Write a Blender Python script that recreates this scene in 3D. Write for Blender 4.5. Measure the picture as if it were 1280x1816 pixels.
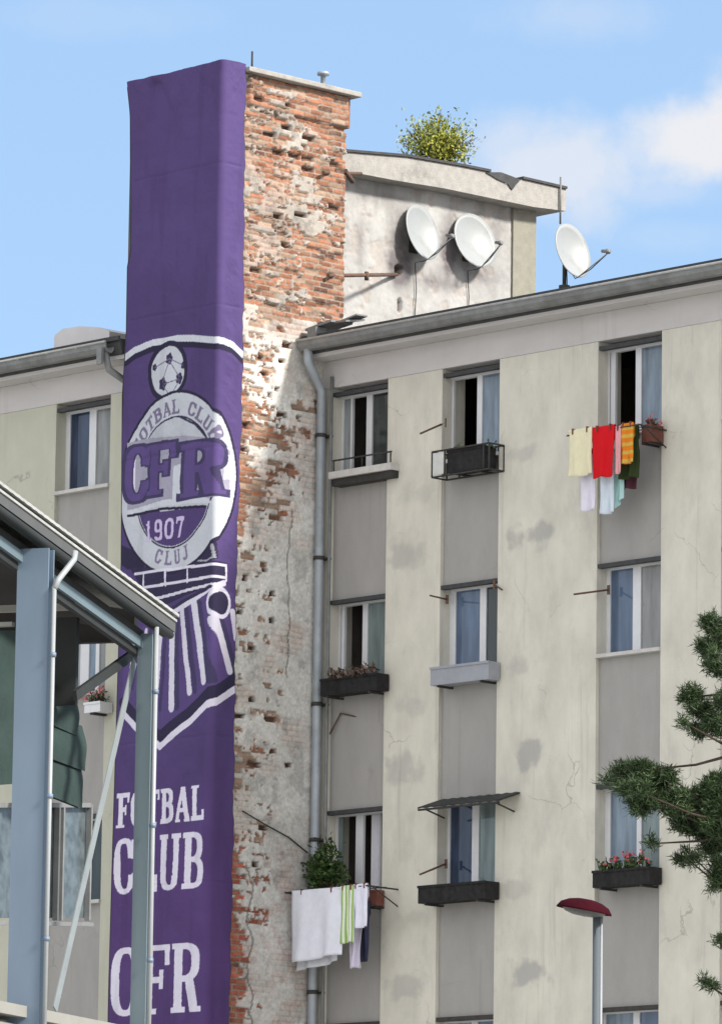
import bpy, bmesh, math, random
import numpy as np
from mathutils import Vector, Matrix

for _o in list(bpy.data.objects): bpy.data.objects.remove(_o)
random.seed(7); RNG = np.random.default_rng(11)
S = bpy.context.scene; COL = S.collection
rad = math.radians

# ------------------------------------------------------------------ camera
FPX = 10000.0; W0, H0 = 1280.0, 1816.0
YAW, PITCH, ROLL = rad(46.272), rad(9.190), rad(0.794)
CAM = Vector((53.871, -50.810, 1.65))
FWD = Vector((-math.sin(YAW)*math.cos(PITCH), math.cos(YAW)*math.cos(PITCH), math.sin(PITCH)))
_r = Vector((math.cos(YAW), math.sin(YAW), 0)); _u = _r.cross(FWD)
RGT = _r*math.cos(ROLL) + _u*math.sin(ROLL); UPV = -_r*math.sin(ROLL) + _u*math.cos(ROLL)
cd = bpy.data.cameras.new('camera'); cam = bpy.data.objects.new('camera', cd); COL.objects.link(cam)
cam.matrix_world = Matrix(((RGT.x, UPV.x, -FWD.x, CAM.x), (RGT.y, UPV.y, -FWD.y, CAM.y),
                           (RGT.z, UPV.z, -FWD.z, CAM.z), (0, 0, 0, 1)))
cd.sensor_fit = 'VERTICAL'; cd.sensor_height = 36.0; cd.lens = FPX/H0*36.0
cd.clip_start = 0.5; cd.clip_end = 4000
S.camera = cam

def ray(px, py):
    return (FWD + RGT*((px-W0/2)/FPX) - UPV*((py-H0/2)/FPX))
def at(px, py, X=None, Y=None, Z=None, p=None, n=None, d=None):
    """measured point of the photograph -> point on a real plane"""
    v = ray(px, py)
    if X is not None: t = (X-CAM.x)/v.x
    elif Y is not None: t = (Y-CAM.y)/v.y
    elif Z is not None: t = (Z-CAM.z)/v.z
    elif d is not None: t = d
    else: t = (p-CAM).dot(n)/v.dot(n)
    return CAM + v*t

# ------------------------------------------------------------------ light
SUN_AZ = Vector((0.965, 0.262)).normalized(); SUN_EL = rad(36)
sd = bpy.data.lights.new('sun', 'SUN'); sun = bpy.data.objects.new('sun', sd); COL.objects.link(sun)
sd.energy = 5.0; sd.angle = rad(8.0); sd.color = (1.0, 0.95, 0.87)
sdir = Vector((SUN_AZ.x*math.cos(SUN_EL), SUN_AZ.y*math.cos(SUN_EL), math.sin(SUN_EL)))
sun.rotation_euler = sdir.to_track_quat('Z', 'Y').to_euler()
sun.location = (20, 20, 60)
S.view_settings.view_transform = 'Standard'; S.view_settings.look = 'None'
S.view_settings.gamma = 1.0; S.view_settings.use_curve_mapping = False
S.view_settings.exposure = 0.40

w = bpy.data.worlds.new("World"); S.world = w; w.use_nodes = True
NT = w.node_tree; NT.nodes.clear()
def N(nt, t, **kw):
    n = nt.nodes.new(t)
    for k, v in kw.items():
        if k.startswith('i_'):
            key = k[2:]; key = int(key) if key.isdigit() else key.replace('_', ' ')
            n.inputs[key].default_value = v
        else: setattr(n, k, v)
    return n
def math_(nt, op, a, b=None, clamp=False):
    n = N(nt, 'ShaderNodeMath', operation=op, use_clamp=clamp)
    for i, x in enumerate((a, b)):
        if x is None: continue
        if isinstance(x, (int, float)): n.inputs[i].default_value = x
        else: nt.links.new(x, n.inputs[i])
    return n.outputs[0]
def maprange(nt, x, a, b, c=0., d=1., smooth=True):
    n = N(nt, 'ShaderNodeMapRange', interpolation_type='SMOOTHSTEP' if smooth else 'LINEAR')
    nt.links.new(x, n.inputs[0])
    for i, v in enumerate((a, b, c, d)): n.inputs[1+i].default_value = v
    return n.outputs[0]
def mixc(nt, f, a, b, mode='MIX'):
    n = N(nt, 'ShaderNodeMix', data_type='RGBA', blend_type=mode)
    for idx, x in ((0, f), (6, a), (7, b)):
        if isinstance(x, (int, float)): n.inputs[idx].default_value = x
        elif isinstance(x, (tuple, list)): n.inputs[idx].default_value = (*x[:3], 1)
        else: nt.links.new(x, n.inputs[idx])
    return n.outputs[2]

def build_world():
    nt = NT
    sky = N(nt, 'ShaderNodeTexSky', sky_type='NISHITA', sun_disc=False)
    sky.sun_elevation = SUN_EL; sky.sun_rotation = math.atan2(SUN_AZ.x, SUN_AZ.y)
    sky.altitude = 400; sky.air_density = 1.0; sky.dust_density = 0.6; sky.ozone_density = 1.3
    bg1 = N(nt, 'ShaderNodeBackground', i_Strength=0.12); nt.links.new(sky.outputs[0], bg1.inputs[0])
    tc = N(nt, 'ShaderNodeTexCoord'); D = tc.outputs['Generated']
    nz = N(nt, 'ShaderNodeTexNoise', i_Scale=70.0, i_Detail=8.0, i_Roughness=0.62); nt.links.new(D, nz.inputs['Vector'])
    nzl = N(nt, 'ShaderNodeTexNoise', i_Scale=28.0, i_Detail=4.0, i_Roughness=0.6); nt.links.new(D, nzl.inputs['Vector'])
    n0 = math_(nt, 'SUBTRACT', nz.outputs[0], 0.5); n1 = math_(nt, 'SUBTRACT', nzl.outputs[0], 0.5)
    wob = math_(nt, 'ADD', math_(nt, 'MULTIPLY', n0, 1.5), math_(nt, 'MULTIPLY', n1, 1.1))
    def blob(px, py, rx, ry, strength, hard=0.25):
        c = ray(px, py).normalized()
        def dv(vec, r):
            m = N(nt, 'ShaderNodeVectorMath', operation='DOT_PRODUCT'); nt.links.new(D, m.inputs[0]); m.inputs[1].default_value = vec
            return math_(nt, 'DIVIDE', math_(nt, 'SUBTRACT', m.outputs['Value'], c.dot(vec)), r/FPX)
        a, b = dv(RGT, rx), dv(UPV, ry)
        r2 = math_(nt, 'SQRT', math_(nt, 'ADD', math_(nt, 'MULTIPLY', a, a), math_(nt, 'MULTIPLY', b, b)))
        return maprange(nt, math_(nt, 'ADD', r2, wob), 1.25, hard, 0, strength)
    fac = None
    for args in [(1240, 245, 150, 85, .95), (1330, 215, 120, 110, 1.0), (985, 300, 170, 95, .7), (905, 260, 90, 75, .5), (1030, 330, 90, 95, .55),
                 (1150, 265, 90, 60, .5), (1020, 30, 170, 60, .22), (1110, 330, 190, 40, .3), (160, 30, 220, 40, .1), (1190, 420, 120, 30, .12)]:
        bb = blob(*args)
        fac = bb if fac is None else math_(nt, 'MAXIMUM', fac, bb)
    # broken white cloud added out of view, thickest behind the viewer, to brighten the facade
    nc = N(nt, 'ShaderNodeTexNoise', i_Scale=2.6, i_Detail=6.0, i_Roughness=0.6); nt.links.new(D, nc.inputs['Vector'])
    m = N(nt, 'ShaderNodeVectorMath', operation='DOT_PRODUCT'); nt.links.new(D, m.inputs[0]); m.inputs[1].default_value = (-FWD.x, -FWD.y, 0.25)
    back = maprange(nt, m.outputs['Value'], -0.55, 0.35)
    rest = math_(nt, 'MULTIPLY', back, maprange(nt, math_(nt, 'ADD', nc.outputs[0], math_(nt, 'MULTIPLY', back, 0.22)), 0.44, 0.66))
    bg2 = N(nt, 'ShaderNodeBackground', i_Strength=1.0); bg2.inputs[0].default_value = (0.66, 0.66, 0.68, 1)
    bg3 = N(nt, 'ShaderNodeBackground', i_Strength=1.0); bg3.inputs[0].default_value = (0.98, 0.98, 1.0, 1)
    # thin bright veil that softens the blue
    veil = N(nt, 'ShaderNodeBackground', i_Strength=0.95); veil.inputs[0].default_value = (0.36, 0.56, 0.85, 1)
    m0 = N(nt, 'ShaderNodeMixShader', i_0=0.65); nt.links.new(bg1.outputs[0], m0.inputs[1]); nt.links.new(veil.outputs[0], m0.inputs[2])
    m1 = N(nt, 'ShaderNodeMixShader'); nt.links.new(fac, m1.inputs[0]); nt.links.new(m0.outputs[0], m1.inputs[1]); nt.links.new(bg2.outputs[0], m1.inputs[2])
    m2 = N(nt, 'ShaderNodeMixShader'); nt.links.new(rest, m2.inputs[0]); nt.links.new(m1.outputs[0], m2.inputs[1]); nt.links.new(bg3.outputs[0], m2.inputs[2])
    out = N(nt, 'ShaderNodeOutputWorld'); nt.links.new(m2.outputs[0], out.inputs[0])
build_world()

# ------------------------------------------------------------------ materials
def mat(name, color, rough=0.8, var=0.12, scale=6.0, bump=0.0, bscale=60.0, metallic=0.0, dirt=None, dirt_amt=0.0, stretch=(1, 1, 1), attr=None, spec=0.3, dscale=1.3):
    m = bpy.data.materials.new(name); m.use_nodes = True; nt = m.node_tree
    b = nt.nodes['Principled BSDF']; b.inputs['Roughness'].default_value = rough; b.inputs['Metallic'].default_value = metallic
    b.inputs['Specular IOR Level'].default_value = spec
    tc = N(nt, 'ShaderNodeTexCoord'); mp = N(nt, 'ShaderNodeMapping'); mp.inputs['Scale'].default_value = stretch
    nt.links.new(tc.outputs['Object'], mp.inputs[0])
    nz = N(nt, 'ShaderNodeTexNoise', i_Scale=scale, i_Detail=6.0, i_Roughness=0.62); nt.links.new(mp.outputs[0], nz.inputs['Vector'])
    v = maprange(nt, nz.outputs[0], 0.25, 0.75, 1-var, 1+var, False)
    if attr:
        a = N(nt, 'ShaderNodeAttribute', attribute_name=attr); base = a.outputs['Color']
    else:
        r = N(nt, 'ShaderNodeRGB'); r.outputs[0].default_value = (*color, 1); base = r.outputs[0]
    cmb = N(nt, 'ShaderNodeCombineColor')
    for i in range(3): nt.links.new(v, cmb.inputs[i])
    c = mixc(nt, 1.0, base, cmb.outputs[0], 'MULTIPLY')
    if dirt:
        nd = N(nt, 'ShaderNodeTexNoise', i_Scale=dscale, i_Detail=8.0, i_Roughness=0.7); nt.links.new(mp.outputs[0], nd.inputs['Vector'])
        f = maprange(nt, nd.outputs[0], 0.5, 0.72, 0, dirt_amt)
        c = mixc(nt, f, c, dirt)
    nt.links.new(c, b.inputs['Base Color'])
    if bump:
        nb = N(nt, 'ShaderNodeTexNoise', i_Scale=bscale, i_Detail=5.0, i_Roughness=0.65); nt.links.new(tc.outputs['Object'], nb.inputs['Vector'])
        bp = N(nt, 'ShaderNodeBump', i_Strength=bump, i_Distance=0.02); nt.links.new(nb.outputs[0], bp.inputs['Height'])
        nt.links.new(bp.outputs[0], b.inputs['Normal'])
    return m

M = {}
M['cream'] = mat('cream_plaster', (.58, .562, .492), .9, .15, 2.2, .25, 70, dirt=(.36, .355, .33), dirt_amt=.4, stretch=(1, 1, .55), dscale=1.7)
M['left_cream'] = mat('yellow_cream_plaster', (.465, .465, .385), .9, .07, 4, .2, 70, dirt=(.36, .355, .31), dirt_amt=.3, stretch=(1, 1, .5))
M['spandrel'] = mat('grey_render', (.328, .32, .308), .92, .08, 3, .3, 90, dirt=(.26, .25, .235), dirt_amt=.35, stretch=(1, 1, .4))
M['frieze'] = mat('grey_frieze_paint', (.52, .505, .50), .9, .06, 3, .15, 60, dirt=(.40, .39, .38), dirt_amt=.3, stretch=(.5, 1, 1))
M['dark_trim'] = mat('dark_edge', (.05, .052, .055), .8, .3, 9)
M['gutter'] = mat('zinc_gutter', (.20, .205, .205), .6, .3, 5, metallic=.2, dirt=(.12, .12, .11), dirt_amt=.6)
M['pipe'] = mat('galvanised_pipe', (.34, .375, .41), .5, .15, 4, metallic=.3, dirt=(.17, .19, .2), dirt_amt=.5)
M['roofing'] = mat('bitumen_roof', (.06, .06, .062), .95, .3, 6)
M['white_frame'] = mat('white_window_paint', (.62, .63, .655), .5, .05, 8, spec=.5)
M['grey_frame'] = mat('aged_window_paint', (.52, .53, .51), .6, .1, 8)
M['interior'] = mat('dim_interior', (.10, .085, .075), .9, .3, 3)
M['concrete'] = mat('weathered_concrete', (.33, .315, .295), .9, .18, 9, .5, 40, dirt=(.16, .15, .14), dirt_amt=.6, dscale=3)
M['sill'] = mat('sill_concrete', (.50, .49, .47), .85, .15, 9)
M['black_planter'] = mat('dark_planter', (.022, .021, .022), .75, .5, 14, spec=.15)
M['grey_planter'] = mat('grey_sheet_planter', (.30, .315, .35), .6, .1, 6, metallic=.2)
M['brown_planter'] = mat('brown_planter', (.16, .06, .045), .7, .3, 14)
M['soil'] = mat('soil', (.05, .035, .025), .95, .3, 20)
M['iron'] = mat('dark_iron', (.055, .053, .05), .7, .3, 12, metallic=.4)
M['rust'] = mat('rusted_iron', (.12, .075, .055), .85, .3, 12)
M['dish'] = mat('white_dish', (.295, .31, .315), .45, .05, 6, spec=.4, dirt=(.17, .165, .15), dirt_amt=.45, dscale=3)
M['steel'] = mat('blue_grey_steel', (.145, .20, .27), .42, .10, 3, spec=.5, dirt=(.13, .18, .23), dirt_amt=.5, stretch=(1, 1, .3))
M['steel_green'] = mat('green_grey_steel', (.125, .17, .195), .45, .12, 3, spec=.5, stretch=(1, 1, .3))
M['brace'] = mat('pale_grey_steel', (.20, .225, .235), .6, .15, 4, spec=.2)
M['white_pipe'] = mat('white_plastic_pipe', (.29, .31, .325), .4, .05, 5, spec=.5)
M['fascia'] = mat('grey_fascia', (.085, .087, .086), .6, .15, 4)
M['fascia_dark'] = mat('dark_fascia', (.024, .027, .027), .65, .2, 5)
M['sheet_edge'] = mat('pale_sheet_metal', (.40, .40, .385), .5, .2, 9, metallic=.2)
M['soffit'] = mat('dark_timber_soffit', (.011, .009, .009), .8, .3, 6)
M['tarp'] = mat('dark_green_canvas', (.022, .04, .036), .85, .25, 5, .3, 30)
M['grey_glass'] = mat('grey_glazing', (.085, .105, .115), .3, .6, 9, spec=.4, dirt=(.02, .025, .03), dirt_amt=.8, dscale=6)
M['coping'] = mat('cream_coping', (.25, .245, .225), .8, .08, 5, dirt=(.24, .23, .2), dirt_amt=.4)
M['ground'] = mat('street_asphalt', (.16, .155, .15), .95, .15, .8, .3, 20)
M['paving'] = mat('pale_paving', (.42, .41, .38), .95, .12, 1.2, .3, 20)
M['lamp_red'] = mat('dark_red_enamel', (.034, .004, .008), .8, .25, 9, spec=.04)
M['lamp_under'] = mat('grey_diffuser', (.12, .12, .12), .5, .1, 6)
M['bark'] = mat('pine_bark', (.05, .036, .028), .95, .35, 14, .6, 30, stretch=(1, 1, .4))
M['pier'] = mat('beige_pier', (.25, .24, .20), .9, .15, 8, .3, 60)
M['skylight'] = mat('pale_roof_cap', (.62, .60, .60), .7, .06, 4)

def leafmat(name, c1, c2, rough=.6):
    m = bpy.data.materials.new(name); m.use_nodes = True; nt = m.node_tree; b = nt.nodes['Principled BSDF']
    g = N(nt, 'ShaderNodeNewGeometry'); c = mixc(nt, g.outputs['Random Per Island'], c1, c2)
    nt.links.new(c, b.inputs['Base Color']); b.inputs['Roughness'].default_value = rough
    b.inputs['Specular IOR Level'].default_value = .3
    return m
M['pine'] = leafmat('pine_needles', (.018, .036, .015), (.062, .10, .036))
M['bush'] = leafmat('yellow_green_leaves', (.11, .14, .02), (.33, .33, .045))
M['shrub'] = leafmat('deep_green_leaves', (.02, .045, .012), (.07, .12, .03))
M['weeds'] = leafmat('dry_weeds', (.07, .05, .035), (.17, .12, .10))
M['petal_red'] = leafmat('red_petals', (.45, .03, .05), (.6, .2, .2))

def clothmat(name, col, stripes=None):
    m = mat(name, col, .95, .06, 14, .15, 120, spec=.1)
    if stripes:
        nt = m.node_tree; b = nt.nodes['Principled BSDF']; src = b.inputs['Base Color'].links[0].from_socket
        tc = N(nt, 'ShaderNodeTexCoord'); wv = N(nt, 'ShaderNodeTexWave', i_Scale=stripes[1], i_Distortion=.6); wv.bands_direction = stripes[2]
        nt.links.new(tc.outputs['Object'], wv.inputs['Vector'])
        nt.links.new(mixc(nt, maprange(nt, wv.outputs[1], .5, .7), src, stripes[0]), b.inputs['Base Color'])
    return m
def glassmat(name, col, folds=0.25, refl=.5, scale=3.0):
    """window pane with what hangs or stands behind it"""
    m = bpy.data.materials.new(name); m.use_nodes = True; nt = m.node_tree; b = nt.nodes['Principled BSDF']
    tc = N(nt, 'ShaderNodeTexCoord'); mp = N(nt, 'ShaderNodeMapping'); mp.inputs['Scale'].default_value = (scale, scale, .5)
    nt.links.new(tc.outputs['Object'], mp.inputs[0])
    nz = N(nt, 'ShaderNodeTexNoise', i_Scale=3.0, i_Detail=4.0); nt.links.new(mp.outputs[0], nz.inputs['Vector'])
    v = maprange(nt, nz.outputs[0], .3, .7, 1-folds, 1+folds, False)
    cmb = N(nt, 'ShaderNodeCombineColor')
    for i in range(3): nt.links.new(v, cmb.inputs[i])
    nt.links.new(mixc(nt, 1.0, col, cmb.outputs[0], 'MULTIPLY'), b.inputs['Base Color'])
    b.inputs['Roughness'].default_value = .06; b.inputs['Specular IOR Level'].default_value = refl
    return m
M['pane_blue'] = glassmat('blue_reflecting_pane', (.085, .125, .20))  # blue of the reflected sky partly painted into the base colour
M['pane_teal'] = glassmat('teal_pane', (.15, .195, .195), .35)
M['pane_dark'] = glassmat('dark_pane', (.035, .045, .045))
M['pane_pale'] = glassmat('net_curtain_pane', (.25, .275, .28), .3)
M['pane_sky'] = glassmat('light_blue_pane', (.16, .21, .265), .35)
M['pane_navy'] = glassmat('navy_pane', (.03, .045, .085), .4)
M['pane_grey'] = glassmat('grey_blind_pane', (.22, .225, .225), .25)
M['curtain'] = clothmat('white_curtain', (.62, .62, .66))

# ------------------------------------------------------------------ mesh helpers
class MB:
    def __init__(s): s.v = []; s.f = []; s.sm = []
    def add(s, vs, fs, smooth=False):
        o = len(s.v); s.v += [Vector(x) for x in vs]; s.f += [[o+i for i in f] for f in fs]; s.sm += [smooth]*len(fs); return s
    def box(s, x0, x1, y0, y1, z0, z1):
        return s.add([(x0, y0, z0), (x1, y0, z0), (x1, y1, z0), (x0, y1, z0), (x0, y0, z1), (x1, y0, z1), (x1, y1, z1), (x0, y1, z1)],
                     [(0, 3, 2, 1), (4, 5, 6, 7), (0, 1, 5, 4), (1, 2, 6, 5), (2, 3, 7, 6), (3, 0, 4, 7)])
    def obox(s, o, a, b, c):
        """box from corner o with edge vectors a,b,c"""
        o, a, b, c = map(Vector, (o, a, b, c))
        vs = [o, o+a, o+a+b, o+b, o+c, o+a+c, o+a+b+c, o+b+c]
        fs = [(0, 3, 2, 1), (4, 5, 6, 7), (0, 1, 5, 4), (1, 2, 6, 5), (2, 3, 7, 6), (3, 0, 4, 7)]
        if a.cross(b).dot(c) < 0: fs = [f[::-1] for f in fs]
        return s.add(vs, fs)
    def tube(s, pts, r, n=8, r1=None, cap=True):
        pts = [Vector(p) for p in pts]; m = len(pts); rings = []
        ref = None
        for i, p in enumerate(pts):
            t = (pts[min(i+1, m-1)]-pts[max(i-1, 0)]).normalized()
            if ref is None: ref = t.orthogonal().normalized()
            a = (ref - t*ref.dot(t)).normalized(); ref = a; b = t.cross(a)
            rr = r if r1 is None else r+(r1-r)*i/(m-1)
            rings += [p+(a*math.cos(k*2*math.pi/n)+b*math.sin(k*2*math.pi/n))*rr for k in range(n)]
        fs = [(i*n+k, i*n+(k+1) % n, (i+1)*n+(k+1) % n, (i+1)*n+k) for i in range(m-1) for k in range(n)]
        s.add(rings, fs, True)
        if cap:
            o = len(s.v)-len(rings); s.f += [[o+k for k in range(n)][::-1], [o+(m-1)*n+k for k in range(n)]]; s.sm += [False, False]
        return s
    def prism(s, poly, axis, lo, hi):
        """polygon extruded along axis ('x','y','z'); poly gives the two other coords in cyclic order"""
        def pt(a, b, c): return {'x': (c, a, b), 'y': (a, c, b), 'z': (a, b, c)}[axis]
        n = len(poly)
        return s.add([pt(a, b, lo) for a, b in poly]+[pt(a, b, hi) for a, b in poly],
                     [list(range(n))[::-1], [n+i for i in range(n)]]+[(i, (i+1) % n, n+(i+1) % n, n+i) for i in range(n)])
    def lathe(s, prof, o, zax=Vector((0, 0, 1)), n=24):
        zax = Vector(zax).normalized(); a = zax.orthogonal().normalized(); b = zax.cross(a); o = Vector(o); vs = []
        for r, h in prof: vs += [o+zax*h+(a*math.cos(k*2*math.pi/n)+b*math.sin(k*2*math.pi/n))*r for k in range(n)]
        return s.add(vs, [(i*n+k, i*n+(k+1) % n, (i+1)*n+(k+1) % n, (i+1)*n+k) for i in range(len(prof)-1) for k in range(n)], True)
    def leaf(s, p, size, width, d=None):
        d = Vector(d).normalized() if d is not None else Vector((random.gauss(0, 1), random.gauss(0, 1), random.gauss(0, 1))).normalized()
        q = Vector((random.gauss(0, 1), random.gauss(0, 1), random.gauss(0, 1))); q = (q-d*q.dot(d)).normalized()
        p = Vector(p); return s.add([p, p+d*size*.5+q*width*.5, p+d*size, p+d*size*.5-q*width*.5], [(0, 1, 2, 3)])
    def build(s, name, m, parent=None, bevel=0):
        me = bpy.data.meshes.new(name)
        off = rootloc(parent) if parent else Vector((0, 0, 0))
        me.from_pydata([v-off for v in s.v], [], s.f); me.update()
        me.polygons.foreach_set('use_smooth', s.sm)
        me.materials.append(M[m] if isinstance(m, str) else m)
        o = bpy.data.objects.new(name, me); COL.objects.link(o)
        if parent: o.parent = parent
        if bevel:
            b = o.modifiers.new('bevel', 'BEVEL'); b.width = bevel; b.segments = 2; b.limit_method = 'ANGLE'
        return o
def rootloc(o):
    p = Vector((0, 0, 0))
    while o: p += o.location; o = o.parent
    return p
def thing(name, label, cat, loc=(0, 0, 0), group=None):
    o = bpy.data.objects.new(name, None); COL.objects.link(o); o.location = loc; o.empty_display_size = .3
    return tag(o, label, cat, group)
def tag(o, label, cat, group=None):
    o['label'] = label; o['category'] = cat
    if group: o['group'] = group
    return o

# ------------------------------------------------------------------ measures of the place
Z0 = 15.213                   # heads of the top row of windows
ST = 2.8                      # storey
WH = 1.20                     # window opening height
COLX = [(.173, 1.238), (2.256, 3.309), (5.068, 6.174), (7.19, 8.26)]
ZEAVE = 15.80
TX0, TY0, TY1, TTOP = -1.825, -1.913, .382, 19.45
YL = -1.60                    # plane of the left block

# ground
g = MB(); g.add([(-1500, -1500, 0), (1500, -1500, 0), (1500, 1500, 0), (-1500, 1500, 0)], [(0, 1, 2, 3)])
o = g.build('ground', 'paving'); o['kind'] = 'structure'
g = MB(); g.add([(-60, -22, .004), (70, -22, .004), (70, -14, .004), (-60, -14, .004)], [(0, 1, 2, 3)])
o = g.build('road', 'ground'); o['kind'] = 'structure'

# ------------------------------------------------------------------ plaster with storey-level repair patches
def add_streaks(m, col, amt, sx=3.2, sz=.16, lo=.56, hi=.78):
    """rain runs: long thin vertical stains, and fine hair cracks"""
    nt = m.node_tree; b = nt.nodes['Principled BSDF']; src = b.inputs['Base Color'].links[0].from_socket
    tc = N(nt, 'ShaderNodeTexCoord'); mp = N(nt, 'ShaderNodeMapping'); mp.inputs['Scale'].default_value = (sx, sx, sz); nt.links.new(tc.outputs['Object'], mp.inputs[0])
    nz = N(nt, 'ShaderNodeTexNoise', i_Scale=2.2, i_Detail=7.0, i_Roughness=.6, i_Distortion=.3); nt.links.new(mp.outputs[0], nz.inputs['Vector'])
    c = mixc(nt, maprange(nt, nz.outputs[0], lo, hi, 0, amt), src, col)
    nd = N(nt, 'ShaderNodeTexNoise', i_Scale=1.6, i_Detail=5.0); nt.links.new(tc.outputs['Object'], nd.inputs['Vector'])
    ad = N(nt, 'ShaderNodeVectorMath', operation='ADD'); nt.links.new(tc.outputs['Object'], ad.inputs[0]); nt.links.new(nd.outputs['Color'], ad.inputs[1])
    vo = N(nt, 'ShaderNodeTexVoronoi', feature='DISTANCE_TO_EDGE', i_Scale=.75); nt.links.new(ad.outputs[0], vo.inputs['Vector'])
    ng = N(nt, 'ShaderNodeTexNoise', i_Scale=.9); nt.links.new(tc.outputs['Object'], ng.inputs['Vector'])
    k = math_(nt, 'MULTIPLY', maprange(nt, vo.outputs['Distance'], .010, .002, 0, 1), maprange(nt, ng.outputs[0], .54, .66, 0, .42))
    nt.links.new(mixc(nt, k, c, (.16, .155, .15)), b.inputs['Base Color'])
add_streaks(M['cream'], (.35, .34, .31), .65); add_streaks(M['left_cream'], (.34, .335, .28), .4); add_streaks(M['spandrel'], (.21, .205, .195), .45); add_streaks(M['frieze'], (.36, .35, .34), .35)
def add_patches(m, centres, z_ref, col):
    nt = m.node_tree; b = nt.nodes['Principled BSDF']; src = b.inputs['Base Color'].links[0].from_socket
    tc = N(nt, 'ShaderNodeTexCoord'); sx = N(nt, 'ShaderNodeSeparateXYZ'); nt.links.new(tc.outputs['Object'], sx.inputs[0])
    nz = N(nt, 'ShaderNodeTexNoise', i_Scale=3.3, i_Detail=7.0); nt.links.new(tc.outputs['Object'], nz.inputs['Vector'])
    zz = math_(nt, 'MULTIPLY', math_(nt, 'SUBTRACT', math_(nt, 'FRACT', math_(nt, 'ADD', math_(nt, 'DIVIDE', math_(nt, 'SUBTRACT', sx.outputs[2], z_ref), ST), 10.5)), .5), ST)
    f = None
    for xc, rx, rz, amt, dz in centres:
        a = math_(nt, 'DIVIDE', math_(nt, 'SUBTRACT', sx.outputs[0], xc-4.0), rx); c = math_(nt, 'DIVIDE', math_(nt, 'SUBTRACT', zz, dz), rz)
        r = math_(nt, 'SQRT', math_(nt, 'ADD', math_(nt, 'MULTIPLY', a, a), math_(nt, 'MULTIPLY', c, c)))
        r = math_(nt, 'ADD', r, math_(nt, 'MULTIPLY', math_(nt, 'SUBTRACT', nz.outputs[0], .5), 3.4))
        k = maprange(nt, r, 1.25, .45, 0, amt); f = k if f is None else math_(nt, 'MAXIMUM', f, k)
    nt.links.new(mixc(nt, f, src, col), b.inputs['Base Color'])
zp = at(945, 950, Y=0).z
add_patches(M['cream'], [(at(945, 950, Y=0).x, .36, .16, .7, 0), (at(925, 800, Y=0).x, .25, .12, .4, 1.1), (at(722, 975, Y=0).x, .38, .20, .5, -.02), (at(735, 860, Y=0).x, .3, .14, .3, .8)], zp, (.33, .327, .315))

# ------------------------------------------------------------------ right-hand apartment block
block = thing('apartment_building', 'cream and grey apartment block with four window columns right of the brick tower', 'building', (4, 0, 0))
XR = 14.0; ZF = Z0 + .06
b = MB()
edges = [0.0] + [e for c in COLX for e in c] + [9.3]
pil = MB()
for i in range(0, len(edges), 2): pil.box(edges[i], edges[i+1] if i+1 < len(edges) else XR, 0, .42, 0, ZF)
pil.box(9.3, XR, .002, .42, 0, ZF)
pil.build('wall', 'cream', block)
for (x0, x1) in COLX:
    for k in range(5):
        top = Z0-WH-ST*k; bot = max(0, Z0-ST*(k+1))
        MB().box(x0, x1, .055, .40, bot, top).build('spandrel_panel', 'spandrel', block)
fr = MB(); fr.box(0, XR, -.012, .41, ZF+.002, ZEAVE-.16); fr.build('frieze', 'frieze', block)
bk = MB(); bk.box(0.02, XR, 3.2, 3.4, 0, ZEAVE-.102); bk.box(XR-.2, XR-.01, .425, 3.2, 0, ZEAVE-.102); bk.box(.02, .12, .425, 3.2, 0, ZEAVE-.102); bk.box(.02, XR, .412, .425, ZF+.1, ZEAVE-.102)
for k in range(6):
    zf = Z0-WH-.85-ST*k
    if zf > 0: bk.box(.05, XR-.3, .45, 3.2, zf-.2, zf)
bk.build('inner_wall', 'interior', block)
# roof: eave slab, gutter, black edge
EO = -.42                      # eave line
rf = MB()
rf.prism([(EO+.06, ZEAVE-.10), (10, ZEAVE-.10), (10, ZEAVE+.5), (EO+.02, ZEAVE+.10), (EO+.02, ZEAVE+.02)], 'x', .012, XR+.4)
rf.build('roof', 'roofing', block)
so = MB(); so.box(.012, XR+.35, EO+.10, .40, ZEAVE-.157, ZEAVE-.103); so.build('soffit', 'frieze', block)
gt = MB()
gp = [(EO-.12, ZEAVE+.05), (EO-.115, ZEAVE-.02), (EO-.07, ZEAVE-.075), (EO+.0, ZEAVE-.085), (EO+.04, ZEAVE-.03), (EO+.045, ZEAVE+.05), (EO+.03, ZEAVE+.05), (EO+.025, ZEAVE-.02), (EO-.0, ZEAVE-.065), (EO-.06, ZEAVE-.055), (EO-.10, ZEAVE-.01), (EO-.105, ZEAVE+.05)]
gt.prism(gp, 'x', .03, XR+.4); gto = gt.build('gutter', 'gutter', block)
lip = MB(); lip.tube([(.03, EO-.125, ZEAVE+.055), (XR+.4, EO-.125, ZEAVE+.055)], .017, 6)
for i in range(24):
    xx = .2+i*.6
    lip.box(xx, xx+.025, EO-.10, EO+.03, ZEAVE+.03, ZEAVE+.04)
lip.build('gutter_bead', 'sheet_edge', gto)
df = MB(); df.box(.012, XR+.4, EO-.02, EO+.018, ZEAVE+.075, ZEAVE+.135); df.build('drip_edge', 'dark_trim', block)
# broken flashing at the corner of the eave
fl = MB()
c0 = at(548, 592, Y=EO)
fl.obox(c0+Vector((-.08, 0, .05)), (.50, 0, .06), (0, .4, .02), (0, 0, .03)); fl.obox(c0+Vector((.1, .05, .12)), (.5, .05, -.02), (0, .35, .06), (0, 0, .025))
fl.obox(c0+Vector((.02, -.05, -.2)), (.16, 0, .0), (0, .2, 0), (0, 0, .27)); fl.obox(c0+Vector((.4, .1, .1)), (.3, .1, .09), (-.05, .25, .02), (0, 0, .02))
fl.build('flashing', 'gutter', block)

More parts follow.
